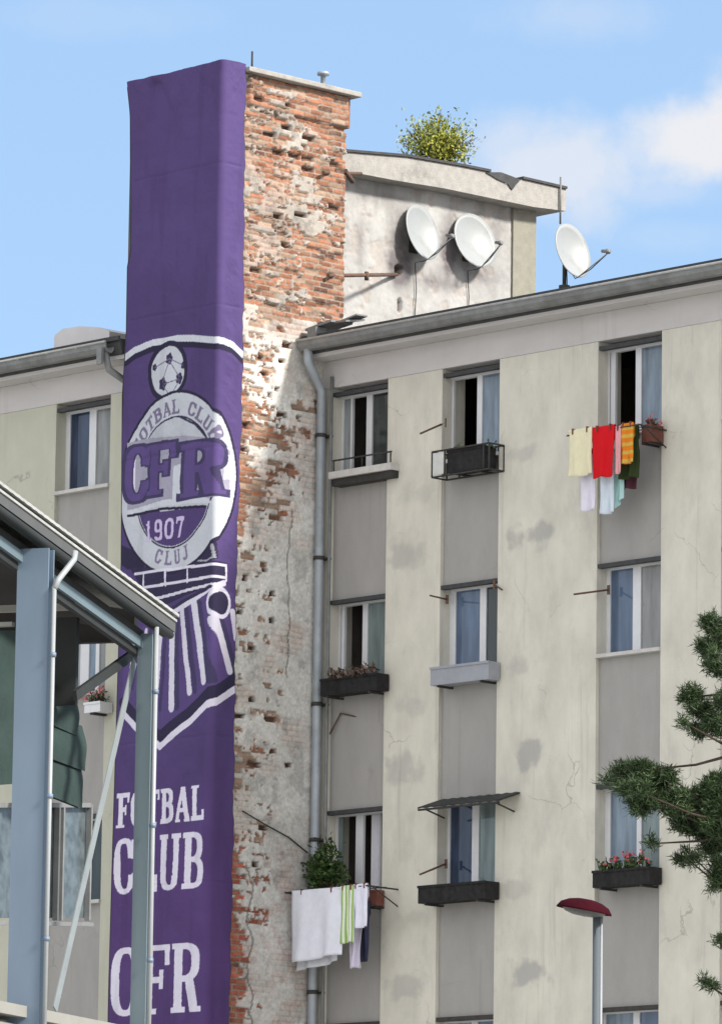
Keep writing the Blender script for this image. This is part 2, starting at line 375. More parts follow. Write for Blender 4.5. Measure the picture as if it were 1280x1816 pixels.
def window(parent, Y, px_items, k, cx, head=Z0, wh=WH, sash=None, yoff=.20, sillm='sill', sill=True):
    """window part: frame bars, panes, curtains; px_items = [(kind, px0, px1, material)] measured at mid height"""
    x0, x1 = cx; zt = head-ST*k; zb = zt-wh; yw = Y+yoff
    pm = proj_row(x0, Y, (zt+zb)/2)
    def X(px): return at(px, pm, Y=yw).x
    f = MB(); f.box(x0-.04, x1+.04, yw-.03, yw+.04, zt-.07, zt+.02); f.box(x0-.04, x1+.04, yw-.03, yw+.04, zb-.02, zb+.07)
    f.box(x1-.06, x1+.04, yw-.032, yw+.042, zb, zt); f.box(x0-.04, x0+.03, yw-.017, yw+.021, zb, zt)
    for kind, a, c, m in px_items:
        if kind == 'bar': f.box(X(a), X(c), yw-.018, yw+.022, zb+.05, zt-.05)
    frame = f.build('window', 'white_frame', parent)
    for kind, a, c, m in px_items:
        xa, xc = max(X(a), x0+.02), min(X(c), x1-.02)
        if xc <= xa: continue
        if kind == 'pane':
            MB().box(xa, xc, yw, yw+.012, zb+.06, zt-.06).build('pane', m, frame)
        elif kind == 'curtain':
            n = 14; vs = []; q = MB()
            for i in range(n+1):
                xx = xa+(xc-xa)*i/n; yy = yw+.10+.025*math.sin(i*1.9)
                vs += [(xx, yy, zb), (xx, yy, zt)]
            q.add(vs, [(2*i, 2*i+2, 2*i+3, 2*i+1) for i in range(n)], True); q.build('curtain', m, frame)
        elif kind == 'sash':      # casement standing open into the room, hinged at the left
            wd = .42; q = MB(); d = Vector((math.cos(rad(m)), math.sin(rad(m)), 0)); nrm = Vector((-d.y, d.x, 0))*.035
            o0 = Vector((xa, yw+.03, zb+.06)); hh = zt-zb-.12
            q.obox(o0, d*.055, nrm, (0, 0, hh)); q.obox(o0+d*(wd-.055), d*.055, nrm, (0, 0, hh)); q.obox(o0+d*.055, d*(wd-.11), nrm, (0, 0, .055)); q.obox(o0+d*.055+Vector((0, 0, hh-.055)), d*(wd-.11), nrm, (0, 0, .055))
            q.build('sash', 'grey_frame', frame)
            MB().obox(o0+d*.056+nrm*.4+Vector((0, 0, .056)), d*(wd-.112), nrm*.3, (0, 0, hh-.112)).build('pane', 'pane_pale', frame)
    if sill:
        MB().box(x0+.003, x1-.003, Y-.03, yw-.035, zb-.001, zb+.045).build('sill', sillm, frame)
    MB().box(x0+.001, x1-.001, Y+.012, Y+.09, zt-.055, zt-.001).build('head_shade_bar', 'dark_trim' if k < 3 else 'iron', frame)  # dark bar stands in for the recess shadow under the window head
    return frame
def proj_row(x, y, z):
    d = Vector((x, y, z))-CAM; return H0/2-FPX*d.dot(UPV)/d.dot(FWD)
def proj(p):
    d = Vector(p)-CAM; return W0/2+FPX*d.dot(RGT)/d.dot(FWD), H0/2-FPX*d.dot(UPV)/d.dot(FWD)

C = COLX
window(block, 0, [('pane', 606, 623, 'pane_pale'), ('bar', 623, 626, 0), ('bar', 651, 661, 0), ('pane', 662, 715, 'pane_dark')], 0, C[0])
window(block, 0, [('sash', 805, 0, 62), ('bar', 847, 856, 0), ('pane', 856, 915, 'pane_sky')], 0, C[1])
window(block, 0, [('bar', 1084, 1092, 0), ('sash', 1093, 0, 70), ('bar', 1128, 1138, 0), ('pane', 1138, 1200, 'pane_sky')], 0, C[2])
window(block, 0, [('pane', 590, 610, 'pane_sky'), ('bar', 607, 612, 0), ('bar', 644, 653, 0), ('pane', 653, 710, 'pane_teal')], 1, C[0])
window(block, 0, [('bar', 799, 809, 0), ('pane', 809, 852, 'pane_blue'), ('bar', 852, 863, 0), ('pane', 863, 905, 'pane_dark')], 1, C[1])
window(block, 0, [('bar', 1071, 1083, 0), ('pane', 1083, 1123, 'pane_blue'), ('bar', 1123, 1137, 0), ('pane', 1137, 1195, 'pane_grey')], 1, C[2])
window(block, 0, [('bar', 632, 645, 0), ('pane', 600, 608, 'pane_teal'), ('curtain', 648, 664, M['curtain']), ], 2, C[0])
window(block, 0, [('bar', 789, 799, 0), ('pane', 799, 838, 'pane_navy'), ('bar', 838, 850, 0), ('pane', 850, 900, 'pane_teal')], 2, C[1])
window(block, 0, [('pane', 1050, 1078, 'pane_pale'), ('bar', 1076, 1083, 0), ('pane', 1083, 1130, 'pane_sky'), ('bar', 1130, 1138, 0), ('pane', 1138, 1190, 'pane_teal')], 2, C[2])
for k, j in ((3, 0), (3, 1), (3, 2)):
    xa = proj((C[j][0], .2, Z0-ST*k-.6))[0]; xb = proj((C[j][1], .2, Z0-ST*k-.6))[0]; xm = (xa+xb)/2
    window(block, 0, [('pane', xa, xm-5, 'pane_sky'), ('bar', xm-5, xm+6, 0), ('pane', xm+6, xb, 'pane_blue')], k, C[j])
for k in range(5):
    xa = proj((C[3][0], .2, Z0-ST*k-.6))[0]; xb = proj((C[3][1], .2, Z0-ST*k-.6))[0]; xm = (xa+xb)/2
    window(block, 0, [('pane', xa, xm-5, 'pane_blue'), ('bar', xm-5, xm+6, 0), ('pane', xm+6, xb, 'pane_teal')], k, C[3])
for j in range(3):
    xa = proj((C[j][0], .2, Z0-ST*4-.6))[0]; xb = proj((C[j][1], .2, Z0-ST*4-.6))[0]
    window(block, 0, [('pane', xa, xb, 'pane_blue')], 4, C[j])

# rainwater pipe in the corner, with its offset below the gutter
dp = MB(); py_ = -.13; px_ = .10
ztop = ZEAVE-.08
dp.tube([(.17, EO-.03, ztop+.02), (.17, EO-.03, ztop-.14), (.13, EO+.14, ztop-.33), (px_, py_, ztop-.50), (px_, py_, 8.9), (px_, py_, .2)], .062, 12)
dpo = dp.build('downpipe', 'pipe', block)
for zz in (14.6, 12.95, 11.0, 9.2, 7.2, 5.0):
    br = MB(); br.lathe([(.066, 0), (.078, 0), (.078, .05), (.066, .05)], (px_, py_, zz), n=12); br.box(px_-.09, px_+.1, py_+.05, py_+.13, zz+.01, zz+.035); br.box(px_-.14, px_-.05, py_-.01, py_+.02, zz+.012, zz+.03); br.build('pipe_bracket', 'iron', dpo)
p2 = MB(); p2.tube([(px_+.11, py_+.08, ztop-.3), (px_+.11, py_+.08, .2)], .022, 8); p2.build('vent_pipe', 'gutter', block)

# ------------------------------------------------------------------ brick tower
tower = thing('brick_chimney_tower', 'tall weathered brick tower with peeling plaster, wrapped in a purple banner', 'tower', (TX0/2, TY0/2, 0))
core = MB(); core.box(TX0, -.10, TY0, TY1-.012, 0, TTOP-.02); core.build('core', 'interior', tower)
ZB = 6.3
HY = np.arange(TY0, TY1+.0001, .0153); HZ = np.arange(ZB, TTOP-.11, .0145)
def vnoise(y, z, s, seed):
    r = np.random.default_rng(seed); T = r.random((256, 256))
    a = y/s+37.3; b_ = z/s+11.7; i = np.floor(a).astype(int); j = np.floor(b_).astype(int); fa = a-i; fb = b_-j
    fa = fa*fa*(3-2*fa); fb = fb*fb*(3-2*fb); i %= 256; j %= 256; i1 = (i+1) % 256; j1 = (j+1) % 256
    return (T[i, j]*(1-fa)+T[i1, j]*fa)*(1-fb)+(T[i, j1]*(1-fa)+T[i1, j1]*fa)*fb
def fbm(y, z, s, seed, oct=4):
    t = 0; a = 1; n = 0
    for k in range(oct): t = t+a*vnoise(y, z, s/2**k, seed+k); n += a; a *= .55
    return t/n
def sstep(a, b_, x):
    t = np.clip((x-a)/(b_-a), 0, 1); return t*t*(3-2*t)
def brickwall():
    Yg, Zg = np.meshgrid(HY, HZ, indexing='ij')
    wob = (fbm(Yg, Zg, .5, 5)-.5)*.03
    zz = Zg+wob; CH, BL = .0725, .255
    row = np.floor(zz/CH).astype(int); off = np.where(row % 2 == 0, 0, BL/2)
    RR = np.random.default_rng(3).random((6, 700, 64))
    yy = Yg+off+(RR[5, row % 700, 0]-.5)*.08+9
    col = np.floor(yy/BL).astype(int)
    fr_, fc = zz/CH-row, yy/BL-col
    rr = RR[:, row % 700, col % 64]
    mortar = (np.minimum(fr_, 1-fr_)*CH < .0075) | (np.minimum(fc, 1-fc)*BL < .0085)
    def Zp(py, px=500): return at(px, py, X=0).z
    def Yp(px, py): return at(px, py, X=0).y
    # how much plaster is left, 0..1, by height
    keys = [(115, .28), (210, .22), (230, .50), (265, .5), (285, .32), (310, .62), (390, .62), (420, .35), (470, .38), (500, .30), (545, .35), (575, .72), (640, .86), (690, .80), (720, .60), (780, .62), (830, .70), (870, .74), (940, .78), (1000, .82), (1120, .85), (1220, .78), (1300, .84), (1450, .90), (1700, .95), (1900, .95)]
    cov = np.interp(-Zg, [-Zp(k[0]) for k in keys], [k[1] for k in keys])
    zup = Zp(560)
    # right-hand half of the upper stack is barer
    cov = cov-np.where(Zg > zup, .34*sstep(-.75, -.1, Yg), 0)
    cov = cov+np.where(Zg < zup, .25*sstep(-1.0, -.5, Yg), 0)
    # ragged bare edge next to the banner, widening downwards
    yedge = TY0+.42
    dens = np.interp(-Zg, [-Zp(k) for k in (560, 700, 830, 960, 1100, 1250, 1420, 1560, 1660, 1816)], [.0, .22, .5, .12, .10, .26, .16, .40, .55, .62])
    rag = np.interp(-Zg, [-Zp(k) for k in (560, 830, 960, 1250, 1500, 1560, 1650, 1816)], [.15, .40, .15, .28, .18, .22, .30, .42])
    cov = cov-dens*1.6*(1-sstep(0, 1, (Yg-yedge)/rag))
    for (px, py, rx, ry, a) in [(525, 715, .16, .2, .55), (490, 775, .24, .13, .75), (525, 845, .16, .14, .5), (505, 660, .14, .08, .2), (450, 865, .25, .12, .4), (545, 870, .12, .1, .35), (445, 1335, .25, .14, .28), (470, 725, .1, .1, .2)]:
        P_ = at(px, py, X=0); q = ((Yg-P_.y)/rx)**2+((Zg-P_.z)/ry)**2
        cov = cov-a*np.exp(-q)
    n1 = fbm(Yg, Zg, .5, 21)*.42+fbm(Yg, Zg, .13, 33)*.30+fbm(Yg, Zg, .045, 35, 2)*.22+.10*rr[0]
    n1 = (n1-n1.min())/(n1.max()-n1.min())
    nb = .74*n1+.26*np.clip(rr[2], 0, 1)       # brick-shaped bits of plaster missing
    rank = np.argsort(np.argsort(nb.ravel()[::7])); srt = np.sort(nb.ravel()[::7])
    pl = np.interp(nb, srt, np.linspace(0, 1, srt.size)) < cov
    # missing bricks
    hole = np.zeros_like(pl); hp = np.interp(-Zg, [-Zp(k) for k in (115, 300, 330, 560, 600, 680, 760, 1000, 1500)], [.06, .07, .025, .025, .012, .015, .012, .006, .004])
    cy = (col+.5)*BL-off-9; left = 1-sstep(-1.2, -.35, Yg)
    hole = (rr[1] < hp*np.where(Zg < zup, .35+.65*left, 1.0)) & (fr_ > .08) & (fr_ < .95) & (fc > .05) & (fc < .62+.36*rr[3])
    for (px, py, ww) in [(430, 795, .2), (500, 735, .2), (470, 662, .12), (500, 640, .12), (463, 632, .1), (510, 612, .18), (478, 700, .1), (447, 1240, .12), (480, 1275, .2), (470, 1010, .1), (448, 1148, .14), (435, 1025, .1), (452, 1355, .2), (485, 1332, .12), (512, 1357, .12), (425, 1085, .1), (484, 1052, .1), (467, 1467, .16), (453, 1533, .12), (425, 1270, .2), (490, 690, .1), (440, 755, .1), (482, 1100, .1)]:
        P_ = at(px, py, X=0); q = (abs(Yg-P_.y+.04*(fbm(Yg, Zg, .06, 61)-.5)) < ww/2*(.7+.6*fbm(Yg*0, Zg, .05, 63))) & (abs(Zg-P_.z+.03*(fbm(Yg, Zg, .07, 65)-.5)) < .024+.02*vnoise(np.full_like(Yg, px*.37), np.full_like(Zg, py*.11), 1, 67)); hole |= q
    hole &= (Zg < TTOP-.3)
    h = -.022+(rr[4]-.5)*.022+(fbm(Yg, Zg, .05, 71)-.5)*.012
    h = np.where(mortar, h-.014, h)
    big = rr[0] > .90                            # spalled faces
    h = np.where(big & ~mortar, h-.022, h); h = h-.016*sstep(.62, .75, fbm(Yg, Zg, .09, 77))*(~pl)
    hpl = .006+(fbm(Yg, Zg, .35, 81)-.5)*.016+(fbm(Yg, Zg, .05, 83)-.5)*.007
    h = np.where(pl, hpl, h); h = np.where(hole, -.085, h)
    top = (Zg > Zp(213, 560)) & (Yg > TY0+.46); h = np.where(top, h+.05, h)      # corbelled head
    # colour of brick, mortar and plaster
    A = np.array
    base = A([.285, .128, .078])[None, None]*(.6+.8*rr[3][..., None])
    pale = A([.34, .23, .17]); dark = A([.12, .062, .045])
    smear = sstep(.46, .66, fbm(Yg, Zg, .11, 85)*.6+fbm(Yg, Zg, .03, 87, 2)*.4)[..., None]
    base = np.where((rr[2] > .80)[..., None], pale*(.7+.5*rr[3][..., None]), base); base = np.where((rr[2] < .10)[..., None], dark, base)
    low = (Zg < Zp(1500))[..., None]; base = np.where(low & (rr[2] > .1)[..., None], A([.33, .10, .065])*(.7+.6*rr[3][..., None]), base)
    mort = A([.29, .25, .21])[None, None]*(.7+.5*fbm(Yg, Zg, .1, 91)[..., None])
    base = base*(1-.28*smear)+A([.33, .26, .20])*.28*smear; base = base*(.8+.4*fbm(Yg, Zg, .04, 89, 2)[..., None])
    c = np.where(mortar[..., None], mort, base)
    t = sstep(Zp(760), Zp(480), Zg)[..., None]; low2 = sstep(Zp(1000), Zp(1500), Zg)[..., None]; pn = fbm(Yg, Zg, .5, 93)[..., None]; pf = fbm(Yg, Zg, .07, 95)[..., None]
    pf2 = fbm(Yg, Zg, .028, 96, 2)[..., None]; plc = (.78+.44*pf2)*(A([.63, .62, .59])*(1-t)+A([.36, .328, .295])*t)*(.62+.45*pn+.32*pf)  # plaster darker where sunlit, lighter lower down to offset the shade there
    gho = sstep(.42, .62, fbm(Yg, Zg, .42, 98))[..., None]; plc = plc*(1-.24*gho)+base*1.5*.24*gho; plc = np.where(mortar[..., None], plc*(1-.16*gho), plc); h = np.where(pl & mortar, h-.008*gho[..., 0], h)
    stain = sstep(.60, .70, fbm(Yg, Zg, .28, 97))[..., None]; plc = plc*(1-.25*stain)
    crack = (abs(Yg-(at(515, 960, X=0).y+(fbm(Yg*0, Zg, .3, 99)-.5)*.22)) < .012) & (Zg < Zp(900)) & (Zg > Zp(1200))
    crack |= (abs(Yg-(at(445, 1650, X=0).y+(fbm(Yg*0, Zg, .25, 101)-.5)*.35)) < .016) & (Zg < Zp(1540)) & (Zg > Zp(1860))
    plc = plc*(1-.20*low2); plc = np.where(crack[..., None], plc*.5, plc); h = np.where(crack & pl, h-.02, h)
    c = np.where(pl[..., None], plc, c); c = np.where(hole[..., None], A([.13, .075, .055])*(.6+.6*rr[4][..., None]), c)
    return Yg, Zg, h, np.clip(c, 0.01, .8)
def gridmesh(name, P, colr, m, parent, facemask=None, closed=False):
    ny, nz = P.shape[:2]; idx = np.arange(ny*nz).reshape(ny, nz)
    F = np.stack([idx[:-1, :-1], idx[1:, :-1], idx[1:, 1:], idx[:-1, 1:]], -1).reshape(-1, 4)
    if facemask is not None: F = F[facemask.reshape(-1)]
    used = np.unique(F); remap = np.full(ny*nz, -1); remap[used] = np.arange(used.size); F = remap[F]
    V = P.reshape(-1, 3)[used]-np.array(rootloc(parent))
    me = bpy.data.meshes.new(name); me.vertices.add(len(V)); me.vertices.foreach_set('co', V.astype(np.float32).ravel())
    me.loops.add(F.size); me.loops.foreach_set('vertex_index', F.astype(np.int32).ravel())
    me.polygons.add(len(F)); me.polygons.foreach_set('loop_start', np.arange(0, F.size, 4, dtype=np.int32))
    me.polygons.foreach_set('use_smooth', np.ones(len(F), bool)); me.update(calc_edges=True)
    if colr is not None:
        at_ = me.color_attributes.new('albedo', 'FLOAT_COLOR', 'POINT'); cc = np.ones((len(V), 4), np.float32); cc[:, :3] = colr.reshape(-1, 3)[used]
        at_.data.foreach_set('color', cc.ravel())
    me.materials.append(m); o = bpy.data.objects.new(name, me); COL.objects.link(o); o.parent = parent
    return o
M['brick'] = mat('weathered_brick', (1, 1, 1), .93, .10, 40, .35, 160, attr='albedo', spec=.15)
Yg, Zg, h, cc = brickwall()
P = np.stack([h, Yg, Zg], -1)
P[-1, :, 0] = -.10; P[0, :, 0] = np.minimum(P[0, :, 0], -.0)
bwall = gridmesh('brick_face', P, cc, M['brick'], tower)
lw = MB(); lw.box(-.099, .004, TY0, -.001, 0, ZB+.01); lw.build('plinth', 'spandrel', tower)
# north cheek of the stack and the corbel
cap = MB(); cap.box(TX0-.02, .13, TY0+.36, TY1+.13, TTOP-.105, TTOP-.035)
capo = cap.build('cap_slab', 'concrete', tower, bevel=.012)
cb = MB(); cb.box(TX0+.01, -.02, TY1-.01, TY1+.05, at(560, 213, X=0).z, TTOP-.11); cb.build('corbel', 'brick', tower)
cab = MB(); cab.tube([at(430, 1438, X=.03), at(470, 1462, X=.03), at(512, 1485, X=.03), at(545, 1512, X=.03)], .010, 6); cab.build('loose_cable', 'iron', tower)
# cheap attribute for corbel
for oo in [x for x in tower.children if x.name.startswith('corbel')]:
    a_ = oo.data.color_attributes.new('albedo', 'FLOAT_COLOR', 'POINT'); a_.data.foreach_set('color', [x for _ in oo.data.vertices for x in (.24, .12, .08, 1)])

t = at(447, 117, X=-.35)
rod = MB().tube([t+Vector((0, 0, -.12)), t+Vector((0, 0, .2))], .014, 6).build('lightning_rod', 'iron'); tag(rod, 'short dark lightning rod standing on top of the brick tower', 'rod')
t = at(573, 146, X=-.5)
vp = MB().lathe([(.0, .16), (.08, .14), (.085, .10), (.035, .09), (.035, -.1)], t, n=14).build('vent_cowl', 'pipe'); tag(vp, 'small grey vent cowl on top of the brick tower', 'vent')

# ------------------------------------------------------------------ banner
def B(px, py):
    cx = 394-(py-110)*(21/1590.)
    if px < cx: return at(px, py, Y=TY0-.03).x-.03, at(px, py, Y=TY0-.03).z
    q = at(px, py, X=.03); return q.y-TY0+.03, q.z
def se(u, v, p=2.6): return np.abs(2*u-1)**p+np.abs(2*v-1)**p
def glyph(ch, u, v, t=.30, b=.105):
    R = lambda a, c, d, e: (u > a) & (u < c) & (v > d) & (v < e)
    ins = (u > 0) & (u < 1) & (v > 0) & (v < 1)
    def ring(a, c, d, e, tt=t, bb=b, p=2.8):
        U = (u-a)/(c-a); V = (v-d)/(e-d); w_, h_ = tt/(c-a), bb/(e-d)
        return (se(U, V, p) < 1) & ~(se((U-w_)/(1-2*w_), (V-h_)/(1-2*h_), p) < 1)
    if ch == 'F': m = R(.12, .12+t, 0, 1) | R(0, .26+t, 0, .08) | R(0, 1, 1-b, 1) | R(.82, 1, .70, 1) | R(.12, .74, .45, .45+b) | R(.62, .76, .36, .64)
    elif ch == 'O' or ch == '0': m = ring(0, 1, 0, 1)
    elif ch == 'T': m = R(.5-t/2, .5+t/2, 0, 1) | R(.2, .8, 0, .08) | R(0, 1, 1-b, 1) | R(0, .15, .70, 1) | R(.85, 1, .70, 1)
    elif ch == 'B': m = R(.1, .1+t, 0, 1) | R(0, .5, 1-b, 1) | R(0, .5, 0, b) | (ring(-.2, .95, .47, 1) & (u > .3)) | (ring(-.2, 1, 0, .47+b) & (u > .3))
    elif ch == 'R': m = R(.1, .1+t, 0, 1) | R(0, .5, 1-b, 1) | R(0, .2+t, 0, .08) | (ring(-.2, .95, .44, 1) & (u > .3)) | (np.abs(u-(.62+.16*(1-v/.46))) < t*.5) & (v < .5) & (v > 0) | R(.66, 1.02, 0, .08)
    elif ch == 'A':
        m = (np.abs(u-(.5-.38*(1-v))) < t*.33) & ins | (np.abs(u-(.5+.36*(1-v))) < t*.5) & ins | R(.22, .8, .28, .28+b*.8) | R(0, .34, 0, .08) | R(.6, 1, 0, .08)
    elif ch == 'L': m = R(.12, .12+t, 0, 1) | R(0, .26+t, .92, 1) | R(0, 1, 0, b) | R(.83, 1, 0, .30)
    elif ch == 'C': m = (ring(0, 1, 0, 1) & ~((u > .6) & (v > .34) & (v < .64))) | R(.86, 1, .62, .97) | R(.88, 1, .2, .36)
    elif ch == 'U': m = R(.06, .06+t, .2, 1) | R(.92-t*.85, .92, .2, 1) | (ring(.06, .92, 0, .6) & (v < .25)) | R(0, .12+t, .92, 1) | R(.86-t, 1, .92, 1)
    elif ch == 'J': m = R(.5, .5+t, .2, 1) | R(.35, 1, .92, 1) | (ring(0, .5+t, 0, .6) & (v < .25))
    elif ch == '1': m = R(.4, .4+t, 0, 1) | R(.15, .9, 0, b) | R(.2, .5, .78, .9)
    elif ch == '9': m = ring(.03, .97, .38, 1) | (ring(.03, .97, 0, 1) & (u > .5)) | (ring(.03, .97, 0, .5) & (v < .2))
    elif ch == '7': m = R(0, 1, 1-b*1.3, 1) | (np.abs(u-(.35+.5*v)) < t*.5) & ins | R(0, .13, .7, 1)
    else: m = np.zeros_like(u, bool)
    return m & (u > -.05) & (u < 1.06) & (v >= 0) & (v <= 1)
PUR = np.array((.073, .048, .150)); WHT = np.array((.60, .575, .68)); NAVY = np.array((.022, .018, .045)); GRY = np.array((.43, .45, .50)); MID = np.array((.15, .13, .21))
def banner():
    zb = ZB+.02; zs = np.arange(zb, TTOP+.02, .009); ns = 252
    pys = np.array([100, 143, 200, 440, 470, 590, 700, 1000, 1300, 1500, 1750, 1900]); pl = np.array([229, 231, 237, 238, 232, 230, 223, 221, 212, 206, 199, 196]); pr = np.array([431, 431, 429, 427, 427, 426, 424, 414, 410, 408, 402, 400])
    zl = [B(a, b)[1] for a, b in zip(pl, pys)]; sl = [B(a, b)[0] for a, b in zip(pl, pys)]
    zr = [B(a, b)[1] for a, b in zip(pr, pys)]; sr = [B(a, b)[0] for a, b in zip(pr, pys)]
    sL = np.interp(-zs, -np.array(zl), sl); sR = np.interp(-zs, -np.array(zr), sr)+.012*np.sin(zs*7)+.008*np.sin(zs*23)
    U = np.linspace(0, 1, ns)[:, None]
    s = sL[None]+(sR-sL)[None]*U; z = np.repeat(zs[None], ns, 0)
    top = TTOP+.0-.012*np.exp(-((s+.95)/.5)**2); z = zb+(z-zb)*(top-zb)/(zs[-1]-zb)
    # slack cloth
    d = .012*np.sin(s*9+1.5*np.sin(z*.8))*(.4+.6*fbm(s, z, 1.5, 201))+.03*(fbm(s, z, .9, 203)-.5)+.022*(fbm(s*.45, z, .22, 205)-.5)
    fold = (fbm(s*1.0-.55*z, z*.5, .25, 207)-.5)
    d += .05*(fbm(s*1.4+.9*z, z*.7, .35, 217)-.5)*(.35+.65*sstep(.45, .7, fbm(s, z, 1.6, 219))); d += .045*fold*sstep(TTOP-1.3, TTOP-.1, z)
    d += -.10*(1-sstep(TTOP-.16, TTOP-.02, z))*np.exp(-((s+1.30-(TTOP-z)*.25)/(.06+.3*np.clip(TTOP-z,0,1)))**2)*sstep(TTOP-1.1, TTOP-.45, z)
    d += -.008*np.exp(-((z % 1.9-.95)/.02)**2)
    edge = np.clip(np.minimum(s-sL[None], sR[None]-s)/.12, 0, 1)*(.25+.75*np.clip(np.abs(s)/.12, 0, 1))
    d = np.maximum(d*edge+.03, -.022)
    r = .03; cs = np.clip((s+r)/(2*r), 0, 1); ang = cs*np.pi/2
    front = s < -r; side = s > r
    x = np.where(front, s+.0, np.where(side, .03, -r+(r+.03)*np.sin(ang))); y = np.where(front, TY0-.03, np.where(side, TY0+s-.0, TY0-.03+(r+.03)*(1-np.cos(ang))))
    nx = np.where(front, 0, np.where(side, 1, np.sin(ang))); ny = np.where(front, -1, np.where(side, 0, -np.cos(ang)))
    P = np.stack([x+nx*d, y+ny*d, z], -1)
    # ---- artwork, painted on at face resolution
    sc = (s[:-1, :-1]+s[1:, 1:])/2; zc = (z[:-1, :-1]+z[1:, 1:])/2
    c = np.empty(s.shape+(3,)); kind = np.zeros(s.shape, np.int8); sv, zv = s, z
    n = fbm(sv, zv, .8, 211)[..., None]; c[:] = PUR*(.86+.28*n); low = sstep(B(330, 1250)[1], B(330, 1600)[1], zv)[..., None]
    c *= (1-low)*1+low*np.array((1.06, .87, .96))
    def put(m, col, k=1): c[m] = col; kind[m] = k
    def line(pts, wpx, col, k=1, mask=None):
        q = [B(*p) for p in pts]; w_ = wpx/135./2; m = np.zeros(s.shape, bool)
        for (a0, b0), (a1, b1) in zip(q[:-1], q[1:]):
            dx, dz = a1-a0, b1-b0; L = dx*dx+dz*dz+1e-9; t = np.clip(((sv-a0)*dx+(zv-b0)*dz)/L, 0, 1); m |= (sv-a0-t*dx)**2+(zv-b0-t*dz)**2 < w_*w_
        put(m if mask is None else m & mask, col, k)
    def poly(pts, col, k=1):
        q = [B(*p) for p in pts]; m = np.zeros(s.shape, bool)
        for i in range(len(q)):
            (a0, b0), (a1, b1) = q[i], q[i-1]
            if abs(b1-b0) < 1e-9: continue
            cr = ((b0 > zv) != (b1 > zv)) & (sv < (a1-a0)*(zv-b0)/(b1-b0)+a0); m ^= cr
        put(m, col, k); return m
    def text(word, px0, px1, pyt, pyb, col, k, gap=.14, **kw):
        pm = (px0+px1)/2; s0 = B(px0, pyt)[0]; s1 = B(px1, pyt)[0]; zt = B(pm, pyt)[1]; zb_ = B(pm, pyb)[1]; W_ = (s1-s0)/len(word)
        for i, ch in enumerate(word): put(glyph(ch, (sv-s0-i*W_)/(W_*(1-gap)), (zv-zb_)/(zt-zb_), **kw), col, k)
    # arch over the badge
    arc = [(216, 646), (224, 637), (245, 621), (280, 607), (320, 600), (350, 600), (385, 603), (405, 611), (426, 630)]
    line([(a, b+11) for a, b in arc], 11, NAVY); line(arc, 12, GRY*1.2)
    line([(224, 650), (222, 740)], 6, NAVY)
    # ring
    sl0 = B(224, 850)[0]; sr0 = B(408, 850)[0]; s0 = (sl0+sr0)/2; rs = (sr0-sl0)/2; zt = B(314, 704)[1]; zb2 = B(300, 1008)[1]; z0 = (zt+zb2)/2; rz = (zt-zb2)/2
    def el(k, dz=0): return ((sv-s0)/(rs*k))**2+((zv-z0-dz)/(rz*k))**2 < 1
    # ball
    b0 = B(304, 658); rb = .325; rbz = .335
    def ball(k): return ((sv-b0[0])/(rb*k))**2+((zv-b0[1])/(rbz*k))**2 < 1
    put(ball(1.22), NAVY); put(ball(1.0), GRY*1.08)
    for bx, by, r_ in [(305, 636, 8), (294, 681, 9), (323, 671, 8), (281, 652, 5), (331, 648, 5), (309, 705, 6), (276, 692, 4), (338, 690, 4)]:
        q = B(bx, by); a = np.arctan2(zv-q[1], sv-q[0]); put((((sv-q[0])**2+((zv-q[1])*.85)**2) < (r_/125.*(1+.12*np.cos(5*a)))**2) & ball(1), NAVY*1.6)
    for (a, b_) in [((305, 640), (294, 678)), ((305, 640), (323, 668)), ((296, 681), (322, 672)), ((305, 636), (282, 652)), ((305, 636), (330, 647)), ((294, 684), (308, 703)), ((323, 674), (309, 703))]: line([a, b_], 2, MID, mask=ball(1))
    # tower and wall behind the badge
    poly([(219, 965), (262, 985), (262, 1012), (232, 1010), (219, 1000)], NAVY*1.2); poly([(345, 960), (372, 935), (381, 945), (383, 990), (372, 998), (345, 998)], NAVY*1.3); line([(378, 948), (380, 988), (370, 994), (348, 994)], 3, GRY*.7)
    poly([(236, 1008), (398, 998), (398, 1034), (300, 1072), (262, 1052)], NAVY*1.4)
    put(el(1.075), NAVY); put(el(1.04), GRY*1.08); put(el(.775, .0), NAVY*1.4); put(el(.755), GRY*1.0)
    # ring lettering
    def ringtext(word, a0, a1, col, rr=.885, hh=.17, ww=.075):
        for i, ch in enumerate(word):
            if ch == ' ': continue
            a = a0+(a1-a0)*(i+.5)/len(word); ca, sa = math.cos(a), math.sin(a); up = 1 if sa > 0 else -1
            X_, Z_ = (sv-s0)/rs, (zv-z0)/rz; rad_ = (X_*ca+Z_*sa); tan = (X_*sa-Z_*ca)*up
            u = tan/ww/2+.5; v = ((rad_-rr)*up)/hh+.5; put(glyph(ch, u, v, t=.30, b=.17), col)
    ringtext('FOTBAL CLUB', rad(152), rad(28), MID*1.1); ringtext('CLUJ', rad(-112), rad(-68), MID*1.2, ww=.06)
    # centre of the badge: lens, letter band, lower field
    line([(247, 770), (290, 741), (320, 737), (352, 752), (370, 775)], 4, NAVY*1.5, mask=el(.76))
    poly([(232, 786), (262, 778), (330, 772), (372, 776), (403, 800), (402, 880), (372, 884), (300, 890), (232, 905)], np.array((.30, .29, .37)))
    poly([(236, 905), (300, 886), (372, 882), (382, 892), (330, 893), (270, 902), (236, 917)], GRY*1.15)
    poly([(313, 826), (327, 822), (328, 893), (311, 895)], GRY*1.15); poly([(234, 815), (246, 810), (246, 872), (236, 875)], WHT)
    poly([(392, 800), (403, 810), (404, 850), (392, 850)], WHT*.95)
